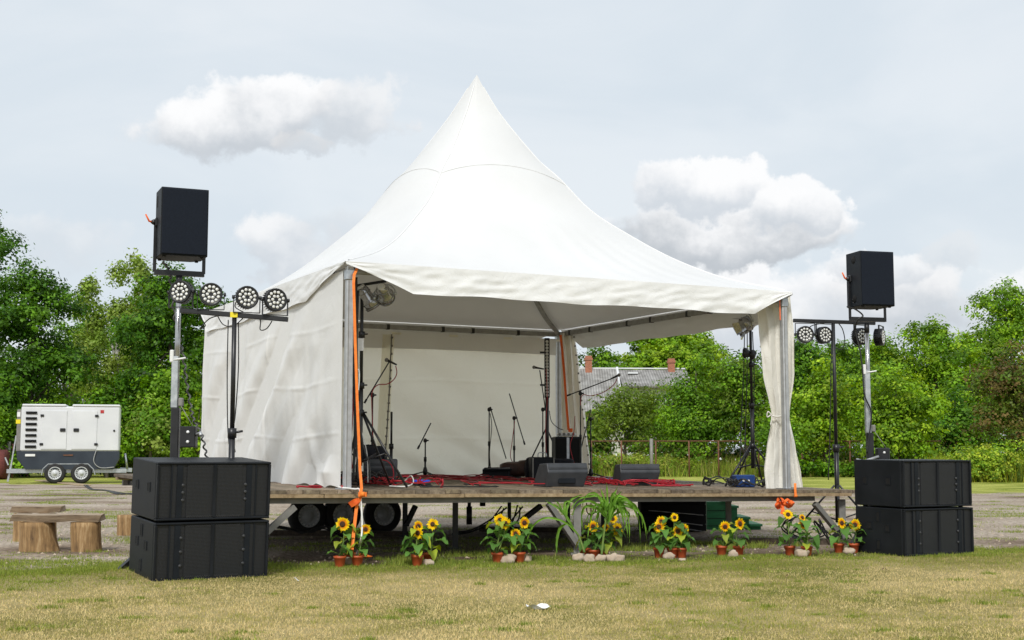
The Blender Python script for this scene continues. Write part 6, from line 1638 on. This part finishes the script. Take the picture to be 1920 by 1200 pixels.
for i in range(12):
    sgn = 1 if i % 3 else -1; ex = 1139 + sgn * rnd.uniform(15, 66 if sgn > 0 else 60); ey = rnd.uniform(965, 1018); s_ = A_(1138, rnd.uniform(950, 990)); mx, my = 1139 + (ex - 1139) * .62, rnd.uniform(932, 955); lv.append([s_, A_((1139 + mx) / 2, my + 2), A_(mx, my, rnd.uniform(-.15, .1)), A_(ex - 4 * sgn, (my + ey) / 2), A_(ex, ey)])
for (ex, ey) in ((1137, 905), (1158, 912), (1125, 915), (1150, 926), (1166, 920)): s_ = A_(1139, 960); lv.append([s_, A_((1139 + ex) / 2, (955 + ey) / 2), A_(ex, ey)])
corn(A_(1128, 1045), st2, lv, 'bushy corn plant with long arching leaves in front of the stage edge', 2)
# garden fork
p = Gnd(1106, 1012); D = p.y; o = thing('garden_fork', p, 'red garden fork standing upright under the stage behind the corn', 'garden fork')
mb = MB(); mb.tube([At(1106, 1005, D), At(1108, 965, D)], .013, 8); mb.build('handle', 'red', o)
mb = MB()
for (a, b_, c) in ((1108, 1101, 1100), (1108, 1108, 1108), (1108, 1115, 1117)): mb.tube(smooth_path([At(a, 966, D), At(b_, 961, D), At(c, 950, D), At(c, 943, D)], 4), .009, 6)
mb.build('tines', 'red', o)

# ================================================================== SKY, SUN, CAMERA
EL, AZ = 43, 190     # sun elevation; azimuth measured clockwise from +Y
sund = V((math.sin(R(AZ)) * math.cos(R(EL)), math.cos(R(AZ)) * math.cos(R(EL)), math.sin(R(EL))))
sl_ = bpy.data.lights.new('sun', 'SUN'); sl_.energy = 2.1; sl_.angle = R(10); sl_.color = (1, .975, .93)
so = bpy.data.objects.new('sun', sl_); C.objects.link(so); so.rotation_euler = (-sund).to_track_quat('-Z', 'Y').to_euler(); so.location = (0, -10, 30)
w = bpy.data.worlds.new('World'); bpy.context.scene.world = w; w.use_nodes = True; nt = w.node_tree
bg = nt.nodes['Background']; bg.inputs['Strength'].default_value = .1
sky = N(nt, 'ShaderNodeTexSky', sky_type='NISHITA'); sky.sun_disc = False; sky.sun_elevation = R(EL); sky.sun_rotation = R(AZ); sky.air_density = 1.2; sky.dust_density = 2.5
tc = N(nt, 'ShaderNodeTexCoord'); sp = N(nt, 'ShaderNodeSeparateXYZ'); L(nt, tc.outputs['Generated'], sp.inputs[0])
def m2(op, a, b=None, c=None):
    n = N(nt, 'ShaderNodeMath', operation=op)
    for i, v in enumerate((a, b, c)):
        if v is None: continue
        if isinstance(v, (int, float)): n.inputs[i].default_value = v
        else: L(nt, v, n.inputs[i])
    return n.outputs[0]
yv = m2('MAXIMUM', sp.outputs['Y'], .02); az = m2('DIVIDE', sp.outputs['X'], yv); el = m2('DIVIDE', sp.outputs['Z'], yv)
front = m2('GREATER_THAN', sp.outputs['Y'], .05)
def wcol(scale, det):
    n = N(nt, 'ShaderNodeTexNoise'); n.inputs['Scale'].default_value = scale; n.inputs['Detail'].default_value = det; n.inputs['Roughness'].default_value = .6; L(nt, tc.outputs['Generated'], n.inputs['Vector'])
    s_ = N(nt, 'ShaderNodeSeparateColor'); L(nt, n.outputs['Color'], s_.inputs[0]); return s_.outputs
wa, wb = wcol(9, 6), wcol(34, 6)
azw = m2('ADD', az, m2('ADD', m2('MULTIPLY', m2('SUBTRACT', wa[0], .5), .13), m2('MULTIPLY', m2('SUBTRACT', wb[0], .5), .035)))
elw = m2('ADD', el, m2('ADD', m2('MULTIPLY', m2('SUBTRACT', wa[1], .5), .075), m2('MULTIPLY', m2('SUBTRACT', wb[1], .5), .03)))
def nz(scale, det, sx=1, sz=1, rough=.55, dist=0.0, off=0):
    mp = N(nt, 'ShaderNodeMapping'); mp.inputs['Scale'].default_value = (sx, 1, sz); mp.inputs['Location'].default_value = (off, 0, 0); L(nt, tc.outputs['Generated'], mp.inputs['Vector'])
    n = N(nt, 'ShaderNodeTexNoise'); n.inputs['Scale'].default_value = scale; n.inputs['Detail'].default_value = det; n.inputs['Roughness'].default_value = rough; n.inputs['Distortion'].default_value = dist; L(nt, mp.outputs[0], n.inputs['Vector']); return n.outputs['Fac']
def sstep(v, a, b):
    n = N(nt, 'ShaderNodeMapRange', interpolation_type='SMOOTHSTEP'); n.inputs['From Min'].default_value = a; n.inputs['From Max'].default_value = b; L(nt, v, n.inputs['Value']); return n.outputs[0]
def mixc(f, a, b):
    n = N(nt, 'ShaderNodeMix', data_type='RGBA')
    L(nt, f, n.inputs['Factor'])
    for k, v in (('A', a), ('B', b)):
        if isinstance(v, tuple): n.inputs[k].default_value = (*v, 1)
        else: L(nt, v, n.inputs[k])
    return n.outputs['Result']
K = 8.3
def kc(r, g, b): return (r * K, g * K, b * K)
veil = nz(3.2, 6, 1, 2.6, .5, .6)
thin = mixc(sstep(veil, .35, .68), kc(.63, .70, .765), kc(.76, .80, .835))
# the veil thins out to blue-grey higher up
base = mixc(m2('MULTIPLY', sstep(veil, .25, .7), .12), thin, sky.outputs[0])
n1 = nz(11, 9, 1, 1.25, .58); n2 = nz(26, 6, 1, 1.2, .55, 0, 3); n3 = nz(5, 5, 1, 1, .5, 0, 9)
def pcl(px, py):
    r = ray(px, py); return r.x / r.y, r.z / r.y
cur = base
CL = [ # cx, cy, rx, ry, strength, top brightness, bottom darkness, edge softness
 (1500, 575, 420, 95, .95, .98, .72, .4), (1690, 560, 170, 80, .85, .90, .66, .35), (1640, 500, 120, 40, .7, .96, .72, .3), (1900, 560, 90, 60, .7, .98, .8, .4), (1310, 520, 150, 60, .7, .95, .78, .4), (60, 470, 200, 70, .45, .88, .74, .6),
 (565, 470, 125, 70, .85, .93, .72, .35), (690, 430, 110, 60, .4, .82, .70, .5), (1790, 480, 80, 30, .35, .80, .66, .6),
 (446, 232, 240, 82, 1.0, .97, .66, .3), (660, 232, 100, 70, .75, .90, .66, .45), (590, 288, 90, 30, .7, .76, .66, .4),
 (1370, 425, 245, 72, 1.0, .97, .60, .3), (1330, 345, 120, 62, 1.05, 1.0, .74, .22), (1490, 385, 95, 58, .95, .98, .70, .25), (1180, 420, 60, 28, .6, .95, .8, .3)]
for (cx, cy, rx, ry, st_, tb, bd_, so_) in CL:
    a0, e0 = pcl(cx, cy); ra, re = rx / F, ry / F
    dx = m2('DIVIDE', m2('SUBTRACT', azw, a0), ra); dy = m2('DIVIDE', m2('SUBTRACT', elw, e0), re)
    r2 = m2('ADD', m2('MULTIPLY', dx, dx), m2('MULTIPLY', dy, dy))
    nn = m2('ADD', m2('MULTIPLY', m2('SUBTRACT', n1, .5), 2.4), m2('MULTIPLY', m2('SUBTRACT', n2, .5), 1.6))
    dens = m2('ADD', m2('SUBTRACT', .95, r2), nn)
    f = m2('MULTIPLY', m2('MULTIPLY', sstep(dens, -.06, so_ * 1.0 + .16), st_ if st_ < 1 else 1.0), front)
    tb = min(.90, tb * .93); bd_ *= .90
    sh = m2('ADD', m2('MULTIPLY', dy, .62), m2('ADD', m2('MULTIPLY', m2('SUBTRACT', n1, .5), 1.7), m2('MULTIPLY', m2('SUBTRACT', n2, .5), .9)))
    col = mixc(sstep(sh, -.45, .50), kc(bd_ * .90, bd_ * .965, bd_ * 1.04), kc(tb * .985, tb * .99, tb))
    cur = mixc(f, cur, col)
L(nt, cur, bg.inputs['Color'])

cam = bpy.data.cameras.new('camera'); co = bpy.data.objects.new('camera', cam); C.objects.link(co)
co.location = (0, 0, CAMZ); co.rotation_euler = (R(90) + PITCH, 0, 0)
cam.sensor_width = 36; cam.lens = F / 1920 * 36; cam.clip_end = 4000; cam.clip_start = .1
sc = bpy.context.scene; sc.camera = co
sc.view_settings.view_transform = 'Standard'; sc.view_settings.look = 'None'; sc.view_settings.exposure = 0.42; sc.view_settings.gamma = 1
sc.cycles.max_bounces = 8; sc.cycles.transparent_max_bounces = 8
sc.cycles.use_denoising = True
